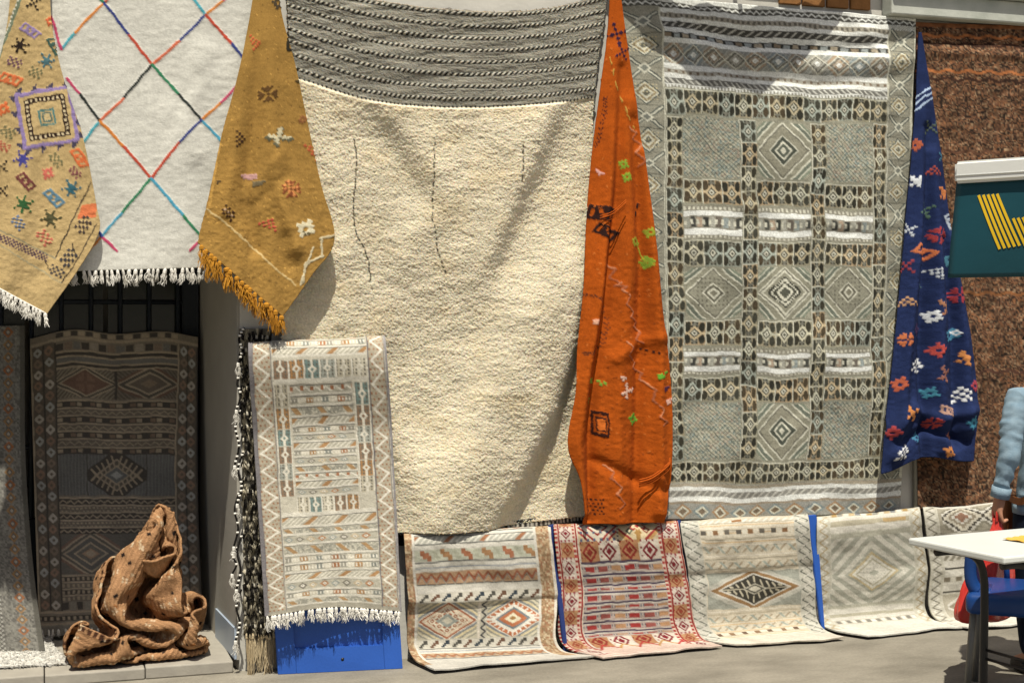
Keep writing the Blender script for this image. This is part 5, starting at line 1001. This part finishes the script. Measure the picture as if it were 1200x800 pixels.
# ================================================================== CRUMPLED RUG ON THE STEP
def evalmesh(me, mods, name='tmp'):
    o = bpy.data.objects.new(name, me); COL.objects.link(o)
    for typ, kw in mods:
        md = o.modifiers.new(typ, typ)
        for k, v in kw.items(): setattr(md, k, v)
    bpy.context.view_layer.update(); dg = bpy.context.evaluated_depsgraph_get()
    r = bpy.data.meshes.new_from_object(o.evaluated_get(dg)); bpy.data.objects.remove(o); return r
def crumple(steps=230, seed=11):
    rs = np.random.RandomState(seed)
    nu, nv, sp = 56, 74, .0215; TH = .030
    u, v = np.meshgrid(np.arange(nu)*sp, np.arange(nv)*sp); uc = u-u.max()/2
    zt = [(40, 680, 735), (100, 625, 755), (170, 560, 770), (210, 490, 775), (270, 430, 775), (320, 390, 775), (360, 400, 800), (430, 405, 860), (480, 392, 878), (520, 340, 882), (570, 290, 875), (610, 262, 868), (660, 270, 905), (720, 290, 900)]
    zz = []; xl = []; xr = []
    for yy, a, b in zt:
        l = at(a/3.637, 580+yy/3.637, .12); r = at(b/3.637, 580+yy/3.637, .12); zz.append(l[2]); xl.append(l[0]); xr.append(r[0])
    zz = np.array(zz[::-1]); xl = np.array(xl[::-1]); xr = np.array(xr[::-1]); ztop = zz[-1]
    S0 = 1.9; cxm = (xl[0]+xr[0])/2
    def lim(z, S):                     # container of the heap, grown S times about its foot
        q = np.clip(z/S, zz[0], ztop); a = np.interp(q, zz, xl); b = np.interp(q, zz, xr); c = np.interp(q, zz, (xl+xr)/2)
        return c-(c-a)*S, c+(b-c)*S, q
    z = .08+(nv*sp-v)*.8
    l0, r0, q0 = lim(z, S0)
    P = np.stack([(l0+r0)/2+uc/u.max()*(r0-l0)*.9, .14+.05*np.sin(u*9+1.3*np.sin(v*5))+.07*np.sin(v*9+u*5+1.5*np.sin(u*4+3.3)), z], -1)
    P += rs.randn(*P.shape)*.002
    P = P.reshape(-1, 3); idx = np.arange(nu*nv).reshape(nv, nu)
    groups = []
    def add(a, b, L, k):
        groups.append((a.ravel(), b.ravel(), L, k))
    for s in (0, 1):
        add(idx[:, s:-1:2], idx[:, s+1::2], sp, 1.); add(idx[s:-1:2, :], idx[s+1::2, :], sp, 1.)
    for s in (0, 1):
        add(idx[s:-1:2, :-1], idx[s+1::2, 1:], sp*2**.5, .5); add(idx[s:-1:2, 1:], idx[s+1::2, :-1], sp*2**.5, .5)
    for s in range(4):
        if nu-2 > s: add(idx[:, s:-2:4], idx[:, s+2::4], 2*sp, .05)
        add(idx[s:-2:4, :], idx[s+2::4, :], 2*sp, .05)
    for s in range(8):
        add(idx[:, s:-4:8], idx[:, s+4::8], 4*sp, .018); add(idx[s:-4:8, :], idx[s+4::8, :], 4*sp, .018)
    g2 = []
    for a, b, L, k in groups:
        g2.append((a, b, L, k))
    gi = np.stack(np.meshgrid(np.arange(nu), np.arange(nv)), -1).reshape(-1, 2)
    V = np.zeros_like(P); dt = .012
    pin = idx[4:7, nu//2-1:nu//2+2].ravel(); pt = np.tile(np.array((np.interp(ztop-.01, zz, (xl+xr)/2), .17, ztop-.014)), (9, 1))+np.stack([np.tile(np.linspace(-.02, .02, 3), 3), np.repeat((.015, 0, -.015), 3), -.012*np.repeat((1, 0, 1), 3)], -1)
    p0 = P[pin].copy()
    for st in range(steps):
        V[:, 2] -= 1.2*dt; V *= .93; Q = P+V*dt
        fr = min(1, st/120.)
        for it in range(6):
            for a, b, L, k in g2:
                d = Q[b]-Q[a]; l = np.sqrt((d*d).sum(1))+1e-9
                c = (k*.5*(l-L)/l)[:, None]*d
                Q[a] += c; Q[b] -= c
            S = 1+(S0-1)*max(0, 1-st/170.)**1.2
            Q[pin] += (pt+np.array((0, 0, ztop*(S-1)))-Q[pin])*.5
            Q[:, 2] = np.clip(Q[:, 2], .066, ztop*S-.012)
            wl, wr, q = lim(Q[:, 2], S); Q[:, 0] = np.clip(Q[:, 0], wl+.012, wr-.012); q = q/ztop
            lo, hi = -.05+.16*q**1.3, .34-.1*q; c_ = (lo+hi)/2; Q[:, 1] = np.clip(Q[:, 1], c_-(c_-lo)*S**.5, c_+(hi-c_)*S**.5)
        if st % 3 == 0:
            X = Q.astype(np.float32); s2 = (X*X).sum(1); D = s2[:, None]+s2[None]-2*X@X.T
            i, j = np.nonzero(D < TH*TH); m = i < j; i = i[m]; j = j[m]
            gd_ = np.abs(gi[i]-gi[j]).max(1); m = gd_ > 2; i = i[m]; j = j[m]
            d = Q[j]-Q[i]; l = np.sqrt((d*d).sum(1))+1e-6; c = (.45*(TH-l)/l)[:, None]*d
            np.add.at(Q, i, -c*.5); np.add.at(Q, j, c*.5)
        V = (Q-P)/dt; sp_ = np.linalg.norm(V, axis=1, keepdims=True); V *= np.minimum(1, 3/(sp_+1e-9))
        low = Q[:, 2] < .07; V[low] *= .3
        P = Q
    return P.reshape(nv, nu, 3)

G = crumple(); gv, gu, _ = G.shape
for k in range(1): G[1:-1, 1:-1] = .5*G[1:-1, 1:-1]+.125*(G[:-2, 1:-1]+G[2:, 1:-1]+G[1:-1, :-2]+G[1:-1, 2:])
K = 4; qu = np.linspace(0, gu-1, (gu-1)*K+1); qv = np.linspace(0, gv-1, (gv-1)*K+1)
A_ = herm(np.arange(gv), G.reshape(gv, -1), qv).reshape(len(qv), gu, 3).transpose(1, 0, 2)
P = herm(np.arange(gu), A_.reshape(gu, -1), qu).reshape(len(qu), len(qv), 3).transpose(1, 0, 2).copy()
U, V = np.meshgrid(qu*4.3, qv*4.3)                      # pattern units of 5 mm
cv = Cv(0, 0, 245, 320, 'a07a58', 2)
cv.a *= (1+.25*fbm(cv.X/14, cv.Y/14, 181, 4))[..., None]
for y in range(14, 320, 30):
    for x in range(6, 245, 13): cv.bmp(["##", "##"], x+rng.uniform(-2, 2), y+(7 if (x//13) % 2 else 0)+rng.uniform(-2, 2), rng.uniform(1.3, 2.2), '1f1b1c', .78)
    for x in range(0, 245, 4): cv.bmp(["#.", ".#"], x+rng.uniform(-1, 1), y+20+4*math.sin(x*.13)+rng.uniform(-3, 3), 2.0, ['c9b596', 'cbb699', 'b08a62'][x % 3], .4)
for k in range(160): cv.bmp(["##", ".#"], rng.uniform(0, 245), rng.uniform(0, 320), 1.5, rng.choice(['c0a888', '8a5a34', 'b58a5c', '6a4428']), rng.uniform(0, 3))
for x in (3, 241): cv.line([(x, 0), (x, 320)], 5, '4a3226', dash=(6, 3.5))
cv.a *= (1+.12*np.sin(cv.X*2*math.pi/4.3))[..., None]
cv.wear(.13, 9, 31)
col, h = cv.sample(*warp(U, V, 1.0, 9, 77))
P = push(P, .0016*np.sin(U*2*math.pi/4.3)+.007*fbm(U/8, V/8, 171, 3)+.004*(.5-np.abs(fbm(U/9+V/14, V/9, 173, 2)))+.0024*fbm(U/1.5, V/1.5, 175, 2)); P[..., 2] = np.maximum(P[..., 2], .062)
nv, nu, _ = P.shape; base = np.array((P[..., 0].mean(), .12, .053)); idx = np.arange(nv*nu).reshape(nv, nu)
q = np.stack([idx[:-1, :-1], idx[1:, :-1], idx[1:, 1:], idx[:-1, 1:]], -1).reshape(-1, 4)
me = raw((P.reshape(-1, 3)-base).tolist(), q.tolist())
c4 = np.ones((nv*nu, 4), np.float32); c4[:, :3] = np.clip(col.reshape(-1, 3), .003, .9); me.color_attributes.new('Col', 'FLOAT_COLOR', 'POINT').data.foreach_set('color', c4.ravel())
me = evalmesh(me, [('SOLIDIFY', dict(thickness=.011, offset=-1))])
tag(link('crumpled_rug', me, M['rough_wool'], None, base, smooth=True), 'rust brown wool rug crumpled in a heap on the doorway step', 'rug')

# ================================================================== CAFE TABLE, CHAIR, BANNER
Lt = gd(1064, 630, .74); ra = math.radians(8); e1 = np.array((math.cos(ra), math.sin(ra), 0)); e2 = np.array((math.sin(ra), -math.cos(ra), 0))
tc0 = Lt+e1*.5+e2*.25; tc0[2] = 0
tb = empty('cafe_table', tc0, 'white-topped cafe table with black bent tube legs in front of the blue chair', 'table', rz=ra)
me = bm_mesh(box_bm(-.5, .5, -.25, .25, .713, .74, .007)); link('tabletop', me, M['tabletop'], tb)
for sx in (-1, 1):
    for sy in (-1, 1):
        tube('leg', smooth_path([(sx*.30, sy*.17, .692), (sx*.40, sy*.18, .690), (sx*.165+sx*.27, sy*.185, .64), (sx*.445, sy*.19, .55), (sx*.445, sy*.195, .3), (sx*.445, sy*.2, 0.0)], 6) if sx > 0 else
             smooth_path([(-.43, sy*.17, .692), (-.33, sy*.175, .688), (-.22, sy*.18, .655), (-.175, sy*.185, .58), (-.165, sy*.19, .45), (-.16, sy*.2, .2), (-.16, sy*.2, 0.0)], 6), .016, M['black_metal'], tb, 12)
for zz in (.25, .285): tube('stretcher', [(-.16, -.2, zz), (-.16, .2, zz)], .006, M['black_metal'], tb, 8)
tube('stretcher', [(-.16, 0, .268), (.445, 0, .268)], .008, M['black_metal'], tb, 8)
# yellow printed paper on the table
lp = gd(1199, 632, .742); nap = []
nv_, nu_ = 8, 12; Vn = []
for j in range(nv_):
    for i in range(nu_): Vn.append((i/(nu_-1)*.13-.065, j/(nv_-1)*.10-.05, .0015+.006*abs(math.sin(i*.9+j*.7))))
Fn = [(j*nu_+i, j*nu_+i+1, (j+1)*nu_+i+1, (j+1)*nu_+i) for j in range(nv_-1) for i in range(nu_-1)]
me = raw(Vn, Fn); me = evalmesh(me, [('SOLIDIFY', dict(thickness=.001, offset=1)), ('SUBSURF', dict(levels=1))])
o = link('paper_napkin', me, mat('yellow_paper', 'c98f2a', rough=.8, noise=.1, nscale=20, bump=.3, bscale=60, col2='d8b45c'), None, (lp[0], lp[1], .7405), smooth=True); o.rotation_euler = (0, 0, .3); tag(o, 'crumpled yellow paper napkin lying on the white table', 'napkin')

# blue tub chair with grey tube legs
cb = gd(1134, 823, 0.0); ca_, sa_ = math.cos(math.radians(-40)), math.sin(math.radians(-40)); cb = gd(1133, 826, 0)+np.array((.235*ca_-.215*sa_, .235*sa_+.215*ca_, 0)); ch = empty('plastic_chair', cb, 'blue moulded plastic chair with grey metal legs behind the white table', 'chair', rz=math.radians(-40))
bm = box_bm(-.24, .24, -.23, .23, .375, .462, .026, seg=3); seat = link('seat', bm_mesh(bm), M['chair'], ch, smooth=True)
for sx in (-1, 1):
    for sy in (-1, 1): tube('leg', [(sx*.21, sy*.19, .40), (sx*.225, sy*.205, .2), (sx*.235, sy*.215, 0)], .014, M['grey_metal'], ch, 10)
def ribbon(name, path, wdt, thk, m, par):
    Pp = [Vector(p) for p in path]; V = []; Fq = []
    for i, p in enumerate(Pp):
        d = (Pp[min(i+1, len(Pp)-1)]-Pp[max(i-1, 0)]).normalized(); s_ = Vector((0, 1, 0)); s_ = (s_-d*s_.dot(d)).normalized(); u_ = d.cross(s_)
        for a_, b2 in ((-1, -1), (1, -1), (1, 1), (-1, 1)): V.append(p+s_*wdt/2*a_+u_*thk/2*b2)
    for i in range(len(Pp)-1):
        for k in range(4): Fq.append((i*4+k, i*4+(k+1) % 4, (i+1)*4+(k+1) % 4, (i+1)*4+k))
    Fq += [(3, 2, 1, 0), tuple((len(Pp)-1)*4+k for k in range(4))]
    me = raw(V, Fq); bm = bmesh.new(); bm.from_mesh(me); bmesh.ops.recalc_face_normals(bm, faces=bm.faces); bmesh.ops.bevel(bm, geom=[e for e in bm.edges], offset=.004, segments=2, affect='EDGES'); bm.to_mesh(me); bm.free()
    return link(name, me, m, par, smooth=True)
for sx in (-1, 1): ribbon('armrest', smooth_path([(sx*.15, -.08, .44), (sx*.195, -.08, .455), (sx*.222, -.08, .50), (sx*.226, -.08, .57), (sx*.215, -.08, .622), (sx*.18, -.06, .64)], 4), .2, .045, M['chair'], ch)
Vb = []; nb_ = 17
for i in range(nb_):
    a_ = math.pi*(i/(nb_-1)); x, y = -.222*math.cos(a_), .02+.21*math.sin(a_)
    for dz, dr in ((.56, .0), (.64, .012), (.64, -.012), (.56, -.024)): Vb.append((x*(1+dr*3), y*(1+dr*2), dz))
Fb = [(i*4+k, i*4+(k+1) % 4, (i+1)*4+(k+1) % 4, (i+1)*4+k) for i in range(nb_-1) for k in range(4)]+[(3, 2, 1, 0), tuple((nb_-1)*4+k for k in range(4))]
me = raw(Vb, Fb); bm = bmesh.new(); bm.from_mesh(me); bmesh.ops.recalc_face_normals(bm, faces=bm.faces); bmesh.ops.bevel(bm, geom=list(bm.edges), offset=.004, segments=2, affect='EDGES'); bm.to_mesh(me); bm.free(); link('backrest', me, M['chair'], ch, smooth=True)
for sx in (-.1, .1): tube('back_post', [(sx, .205, .44), (sx*1.05, .222, .57)], .013, M['chair'], ch, 10)

# teal vinyl banner on a white rail
d = np.array((.532, -.848, 0)); d /= np.linalg.norm(d); tC = 4.4; dx, dy, b_ = ray(1121, 190)
A0 = np.array((tC*dx, tC*dy-DC, EYE+tC*b_)); zt = A0[2]; bn = empty('cafe_banner', (A0[0]+d[0]*1.2, A0[1]+d[1]*1.2, 0), 'dark teal vinyl banner with a yellow striped emblem under a white rail', 'banner'); bo = np.array((A0[0]+d[0]*1.2, A0[1]+d[1]*1.2, 0))
nd = np.cross(d, (0, 0, 1)); nd = nd if nd[1] < 0 else -nd
def bpnt(s, z, o=0): return A0+d*s+np.array((0, 0, z-zt))+nd*o-bo
V = [bpnt(s, z, o) for s in (0, 1.24) for z in (zt-.066, zt) for o in (-.02, .02)]
me = raw(V, [(0, 1, 3, 2), (4, 6, 7, 5), (0, 4, 5, 1), (2, 3, 7, 6), (0, 2, 6, 4), (1, 5, 7, 3)]); bm = bmesh.new(); bm.from_mesh(me); bmesh.ops.recalc_face_normals(bm, faces=bm.faces); bmesh.ops.bevel(bm, geom=list(bm.edges), offset=.008, segments=3, affect='EDGES'); bm.to_mesh(me); bm.free(); rl = link('rail', me, M['white_rail'], bn)
tube('rail_groove', [tuple(bpnt(.005, zt-.044, .0195)), tuple(bpnt(1.23, zt-.044, .0195))], .003, M['white_rail'], bn, 6)
def vin(s, q): return bpnt(s-.018*q, zt-.063-.288*q, .012*math.sin(s*9+q*2)*q+.02*math.sin(s*4+1.2)*q*(1-.4*q))
nu_, nv_ = 60, 20; V = [vin(1.2*i/(nu_-1), j/(nv_-1)) for j in range(nv_) for i in range(nu_)]
me = raw(V, [(j*nu_+i, j*nu_+i+1, (j+1)*nu_+i+1, (j+1)*nu_+i) for j in range(nv_-1) for i in range(nu_-1)]); me = evalmesh(me, [('SOLIDIFY', dict(thickness=.003, offset=0))]); link('vinyl_sheet', me, M['teal'], bn, smooth=True)
def inv(px, py):                              # pixel -> place on the sheet (s along the rail, q down)
    dx, dy, b2 = ray(px, py); A = np.array([[dx, -d[0]], [dy, -d[1]]]); t_, s_ = np.linalg.solve(A, np.array((A0[0], A0[1]+DC))); z = EYE+t_*b2
    return s_, (zt-.063-z)/.288
def bar(p0, p1, wpx):
    (x0, y0), (x1, y1) = p0, p1; L = math.hypot(x1-x0, y1-y0); nx, ny = -(y1-y0)/L*wpx/2, (x1-x0)/L*wpx/2; Vq = []; k = 9
    for i in range(k):
        f = i/(k-1); x, y = x0+(x1-x0)*f, y0+(y1-y0)*f
        for s in (-1, 1): a, q = inv(x+nx*s, y+ny*s); Vq.append(vin(a+.018*q*0, q)+nd*.0032)
    link('emblem_stripe', evalmesh(raw(Vq, [(2*i, 2*i+1, 2*i+3, 2*i+2) for i in range(k-1)]), [('SOLIDIFY', dict(thickness=.0012, offset=0))]), M['yellow'], bn)
for k in range(5): bar((1149+k*5.4, 229-k*.4), (1179+k*5.6, 292-k*1.0), 3.0)
for k in range(5): bar((1192+k*5.5, 256-k*.6), (1208+k*5.6, 288-k*1.0), 3.0)
tube('pole', [tuple(bpnt(1.2, 0, -.045)), tuple(bpnt(1.2, zt+.05, -.045))], .024, M['white_rail'], bn, 12); tube('rail_clamp', [tuple(bpnt(1.2, zt-.04, -.05)), tuple(bpnt(1.2, zt-.04, -.015))], .03, M['grey_metal'], bn, 10)
bpv = bpnt(1.2, 0, -.045); tube('foot', [(bpv[0], bpv[1], 0), (bpv[0], bpv[1], .03), (bpv[0], bpv[1], .05)], [.22, .22, .04], M['grey_metal'], bn, 24)

# ================================================================== PERSON WITH A RED BAG
def skin(name, J, E, root, m, parent, sub=2, smooth_=True):
    ks = list(J); me = raw([J[k][0] for k in ks], []); me = bpy.data.meshes.new(name); me.from_pydata([J[k][0] for k in ks], [(ks.index(a), ks.index(b)) for a, b in E], []); me.update()
    o = bpy.data.objects.new('tmp', me); COL.objects.link(o); o.modifiers.new('s', 'SKIN'); sk = me.skin_vertices[0].data
    for i, k in enumerate(ks):
        r = J[k][1]; sk[i].radius = (r, r) if not hasattr(r, '__len__') else r; sk[i].use_root = (k == root)
    sm = o.modifiers.new('u', 'SUBSURF'); sm.levels = sub; o.modifiers['s'].use_smooth_shade = True
    bpy.context.view_layer.update(); r = bpy.data.meshes.new_from_object(o.evaluated_get(bpy.context.evaluated_depsgraph_get())); bpy.data.objects.remove(o)
    return link(name, r, m, parent, smooth=True)
pb_ = at(1170, 600, -1.17); pc = np.array((pb_[0]+.268, -1.17, 0.0))
pe = empty('person', pc, 'person in a washed denim jacket and dark trousers seen from behind, carrying a red bag', 'person')
J = {'pelvis': ((0, 0, .80), (.125, .10)), 'waist': ((0, .0, .95), (.115, .085)), 'chest': ((0, .005, 1.13), (.135, .095)), 'collar': ((0, .0, 1.25), (.08, .07)), 'neck': ((0, .01, 1.32), .05), 'jaw': ((0, .035, 1.39), (.062, .072)), 'head': ((0, .03, 1.455), (.072, .088)), 'crown': ((0, .015, 1.51), (.055, .065)),
     'shL': ((-.165, 0, 1.235), .05), 'elL': ((-.235, -.035, .99), .038), 'wrL': ((-.258, .0, .805), .026), 'paL': ((-.265, .008, .755), (.022, .036)),
     'shR': ((.15, 0, 1.235), .05), 'elR': ((.21, -.01, .99), .038), 'wrR': ((.2, .12, .83), .026), 'paR': ((.19, .16, .80), (.022, .036)),
     'hipL': ((-.085, 0, .72), .088), 'knL': ((-.09, .03, .40), .055), 'anL': ((-.09, -.01, .08), .038), 'toL': ((-.095, .12, .03), .03),
     'hipR': ((.085, 0, .72), .088), 'knR': ((.09, .02, .40), .055), 'anR': ((.09, -.03, .08), .038), 'toR': ((.095, .10, .03), .03)}
E = [('pelvis', 'waist'), ('waist', 'chest'), ('chest', 'collar'), ('collar', 'neck'), ('neck', 'jaw'), ('jaw', 'head'), ('head', 'crown'), ('collar', 'shL'), ('shL', 'elL'), ('elL', 'wrL'), ('wrL', 'paL'), ('collar', 'shR'), ('shR', 'elR'), ('elR', 'wrR'), ('wrR', 'paR'), ('pelvis', 'hipL'), ('hipL', 'knL'), ('knL', 'anL'), ('anL', 'toL'), ('pelvis', 'hipR'), ('hipR', 'knR'), ('knR', 'anR'), ('anR', 'toR')]
# fingers: left hand closed round the bag handles, right hand relaxed
for S, px0, py0, pz0, curl in (('L', -.265, .008, .755, 1), ('R', .19, .16, .80, .4)):
    sg = -1 if S == 'L' else 1
    for i in range(4):
        y = py0-.026+i*.018; l = (.030, .036, .034, .028)[i]; a = f'f{S}{i}a'; b2 = f'f{S}{i}b'; c2 = f'f{S}{i}c'
        J[a] = ((px0+sg*.004, y, pz0-.036), .0092); J[b2] = ((px0+sg*.004-sg*l*.35*curl, y, pz0-.036-l), .0086); J[c2] = ((px0-sg*l*1.15*curl, y, pz0-.036-l*(1.1 if curl < 1 else .55)), .0076)
        E += [('pa'+S, a), (a, b2), (b2, c2)]
    J['t'+S+'a'] = ((px0-sg*.016, py0+.034, pz0-.005), .0105); J['t'+S+'b'] = ((px0-sg*.03, py0+.036, pz0-.035), .0092); J['t'+S+'c'] = ((px0-sg*.032, py0+.024, pz0-.058), .008)
    E += [('pa'+S, 't'+S+'a'), ('t'+S+'a', 't'+S+'b'), ('t'+S+'b', 't'+S+'c')]
skin('body', J, E, 'pelvis', M['skin'], pe)
JJ = {'hem': ((0, 0, .735), (.172, .128)), 'hip': ((0, 0, .80), (.168, .13)), 'waist': ((0, 0, .95), (.155, .12)), 'chest': ((0, .0, 1.12), (.165, .125)), 'yoke': ((0, 0, 1.215), (.12, .10)), 'collar': ((0, .005, 1.275), (.07, .068)),
      'shL': ((-.162, 0, 1.225), .070), 'uaL': ((-.210, -.02, 1.10), .058), 'elL': ((-.236, -.036, .99), .053), 'faL': ((-.248, -.018, .90), .047), 'cuL': ((-.258, -.002, .815), .039),
      'shR': ((.150, 0, 1.225), .068), 'uaR': ((.188, -.01, 1.10), .062), 'elR': ((.212, -.012, .99), .056), 'faR': ((.208, .05, .91), .050), 'cuR': ((.201, .11, .838), .040)}
JE = [('hem', 'hip'), ('hip', 'waist'), ('waist', 'chest'), ('chest', 'yoke'), ('yoke', 'collar'), ('yoke', 'shL'), ('shL', 'uaL'), ('uaL', 'elL'), ('elL', 'faL'), ('faL', 'cuL'), ('yoke', 'shR'), ('shR', 'uaR'), ('uaR', 'elR'), ('elR', 'faR'), ('faR', 'cuR')]
jk = skin('denim_jacket', JJ, JE, 'waist', M['denim'], pe, 3)
me = jk.data; n = len(me.vertices); co = np.empty(n*3, np.float32); me.vertices.foreach_get('co', co); co = co.reshape(-1, 3); no = np.empty(n*3, np.float32); me.vertices.foreach_get('normal', no); no = no.reshape(-1, 3)
co = co+no*(.013*fbm(co[:, 0]*12+co[:, 2]*5, co[:, 2]*18+co[:, 1]*9, 191, 3)-.016*np.abs(fbm(co[:, 2]*22+co[:, 0]*9, co[:, 1]*12+co[:, 2]*4, 195, 2)))[:, None]; me.vertices.foreach_set('co', co.astype(np.float32).ravel())
for S, sg in (('L', -1), ('R', 1)):
    c0 = Vector(JJ['cu'+S][0]); c1 = Vector(J['wr'+S][0]); dd = (c1-Vector(J['el'+S][0])).normalized(); tube('cuff', [c0-dd*.03, c0+dd*.018], [.043, .042], M['denim'], jk, 14)
V, Fc = tube_geo([(0, 0, .72), (0, 0, .765)], [.17, .172], 24); link('waistband', raw([(v.x, v.y*.76, v.z) for v in V], Fc), M['denim'], jk, smooth=True)
skin('trousers', {'w': ((0, 0, .82), (.14, .112)), 'p': ((0, 0, .76), (.142, .114)), 'hL': ((-.085, 0, .68), .098), 'kL': ((-.09, .03, .40), .07), 'aL': ((-.09, -.01, .07), .058), 'hR': ((.085, 0, .68), .098), 'kR': ((.09, .02, .40), .07), 'aR': ((.09, -.03, .07), .058)}, [('w', 'p'), ('p', 'hL'), ('hL', 'kL'), ('kL', 'aL'), ('p', 'hR'), ('hR', 'kR'), ('kR', 'aR')], 'p', M['trousers'], pe)
for sg, yo in ((-1, 0), (1, -.02)): skin('shoe', {'h': ((sg*.09, yo-.04, .035), .036), 'm': ((sg*.092, yo+.03, .04), .042), 't': ((sg*.096, yo+.13, .03), .032)}, [('h', 'm'), ('m', 't')], 'm', M['shoe'], pe)
skin('hair', {'a': ((0, .02, 1.535), (.05, .06)), 'b': ((0, -.025, 1.49), (.085, .07)), 'c': ((0, -.05, 1.41), (.08, .05)), 'd': ((0, -.07, 1.33), (.06, .035)), 'e': ((0, -.085, 1.26), (.035, .022))}, [('a', 'b'), ('b', 'c'), ('c', 'd'), ('d', 'e')], 'b', M['hair'], pe)
for sg in (-1, 1):
    bm = bmesh.new(); bmesh.ops.create_uvsphere(bm, u_segments=12, v_segments=8, radius=.012, matrix=Matrix.Translation((sg*.03, .105, 1.445))); link('eye', bm_mesh(bm), M['eye'], pe, smooth=True)
    bm = bmesh.new(); bmesh.ops.create_uvsphere(bm, u_segments=10, v_segments=8, radius=.022, matrix=Matrix.Translation((sg*.073, .02, 1.435)) @ Matrix.Diagonal((.4, .8, 1.3, 1))); link('ear', bm_mesh(bm), M['skin'], pe, smooth=True)
skin('nose', {'a': ((0, .112, 1.45), .010), 'b': ((0, .132, 1.42), .013)}, [('a', 'b')], 'a', M['skin'], pe)
V = [(-.022, .108, 1.388), (0, .117, 1.392), (.022, .108, 1.388), (.0, .114, 1.38)]; link('mouth', evalmesh(raw(V, [(0, 1, 2, 3)]), [('SOLIDIFY', dict(thickness=.006))]), mat('lips', '8f4a40', rough=.5, noise=.05, bump=0), pe)
# shoulder bag with its strap across the back
sb = empty('shoulder_bag', pc+np.array((-.12, .15, .66)), 'brown leather shoulder bag on a strap across the denim jacket', 'bag'); so = np.array((-.12, .15, .66))
st = smooth_path([(.09, .11, 1.24), (.10, .02, 1.305), (.075, -.09, 1.25), (.02, -.135, 1.12), (-.06, -.14, .98), (-.125, -.122, .87), (-.165, -.03, .78), (-.15, .12, .80)], 7)
V = []; k = len(st)
for i, p in enumerate(st):
    dv = st[min(i+1, k-1)]-st[max(i-1, 0)]; dv /= np.linalg.norm(dv); out = np.array((p[0]*.4, p[1], 0.0)); out = out/np.linalg.norm(out); s_ = np.cross(dv, out); s_ /= np.linalg.norm(s_)
    for a_, b2 in ((-1, 0), (1, 0), (1, 1), (-1, 1)): V.append(p+s_*.016*a_+out*(.006*b2+.002)-so)
Fq = [(i*4+q, i*4+(q+1) % 4, (i+1)*4+(q+1) % 4, (i+1)*4+q) for i in range(k-1) for q in range(4)]+[(3, 2, 1, 0), tuple((k-1)*4+q for q in range(4))]
link('strap', raw(V, Fq), M['leather'], sb); link('pouch', bm_mesh(box_bm(.0, .22, .0, .07, -.06, .12, .02, seg=3)), M['leather'], sb, smooth=True)
# red carrier bag
hb = pc+np.array((-.265, .008, .70)); rb = empty('carrier_bag', (hb[0]-.02, hb[1], .26), 'red plastic carrier bag hanging from the hand beside the blue chair', 'bag'); ro = np.array((hb[0]-.02, hb[1], .26))
prof = [(.70, .016, .014, .0), (.66, .028, .02, -.004), (.61, .05, .032, -.012), (.55, .078, .045, -.024), (.48, .10, .055, -.036), (.40, .122, .06, -.058), (.33, .136, .065, -.072), (.285, .138, .06, -.08), (.262, .12, .05, -.08), (.255, .05, .02, -.08)]
pr = smooth_path(prof, 4); V = []; nn = 40
for i, (z, rx, ry, ox) in enumerate(pr):
    for q in range(nn):
        a_ = 2*math.pi*q/nn; wv = 1+.13*math.sin(a_*5+z*9)+.09*math.sin(a_*11-z*23)*min(1, (z-.25)*6)
        V.append((hb[0]+ox+rx*wv*math.cos(a_)-ro[0], hb[1]+ry*wv*math.sin(a_)-ro[1], z+.006*math.sin(a_*4+z*30)-ro[2]))
Fq = [(i*nn+q, i*nn+(q+1) % nn, (i+1)*nn+(q+1) % nn, (i+1)*nn+q) for i in range(len(pr)-1) for q in range(nn)]+[tuple(range(nn))[::-1], tuple((len(pr)-1)*nn+q for q in range(nn))]
link('bag_body', raw(V, Fq), M['redbag'], rb, smooth=True)
for sy in (-.012, .012): tube('handle', smooth_path([(hb[0]-.015-ro[0], hb[1]+sy-ro[1], .69-ro[2]), (hb[0]-.012-ro[0], hb[1]+sy-ro[1], .735-ro[2]), (hb[0]+.004-ro[0], hb[1]+sy*.6-ro[1], .735-ro[2]), (hb[0]+.012-ro[0], hb[1]+sy-ro[1], .69-ro[2])], 5), .006, M['redbag'], rb, 8)
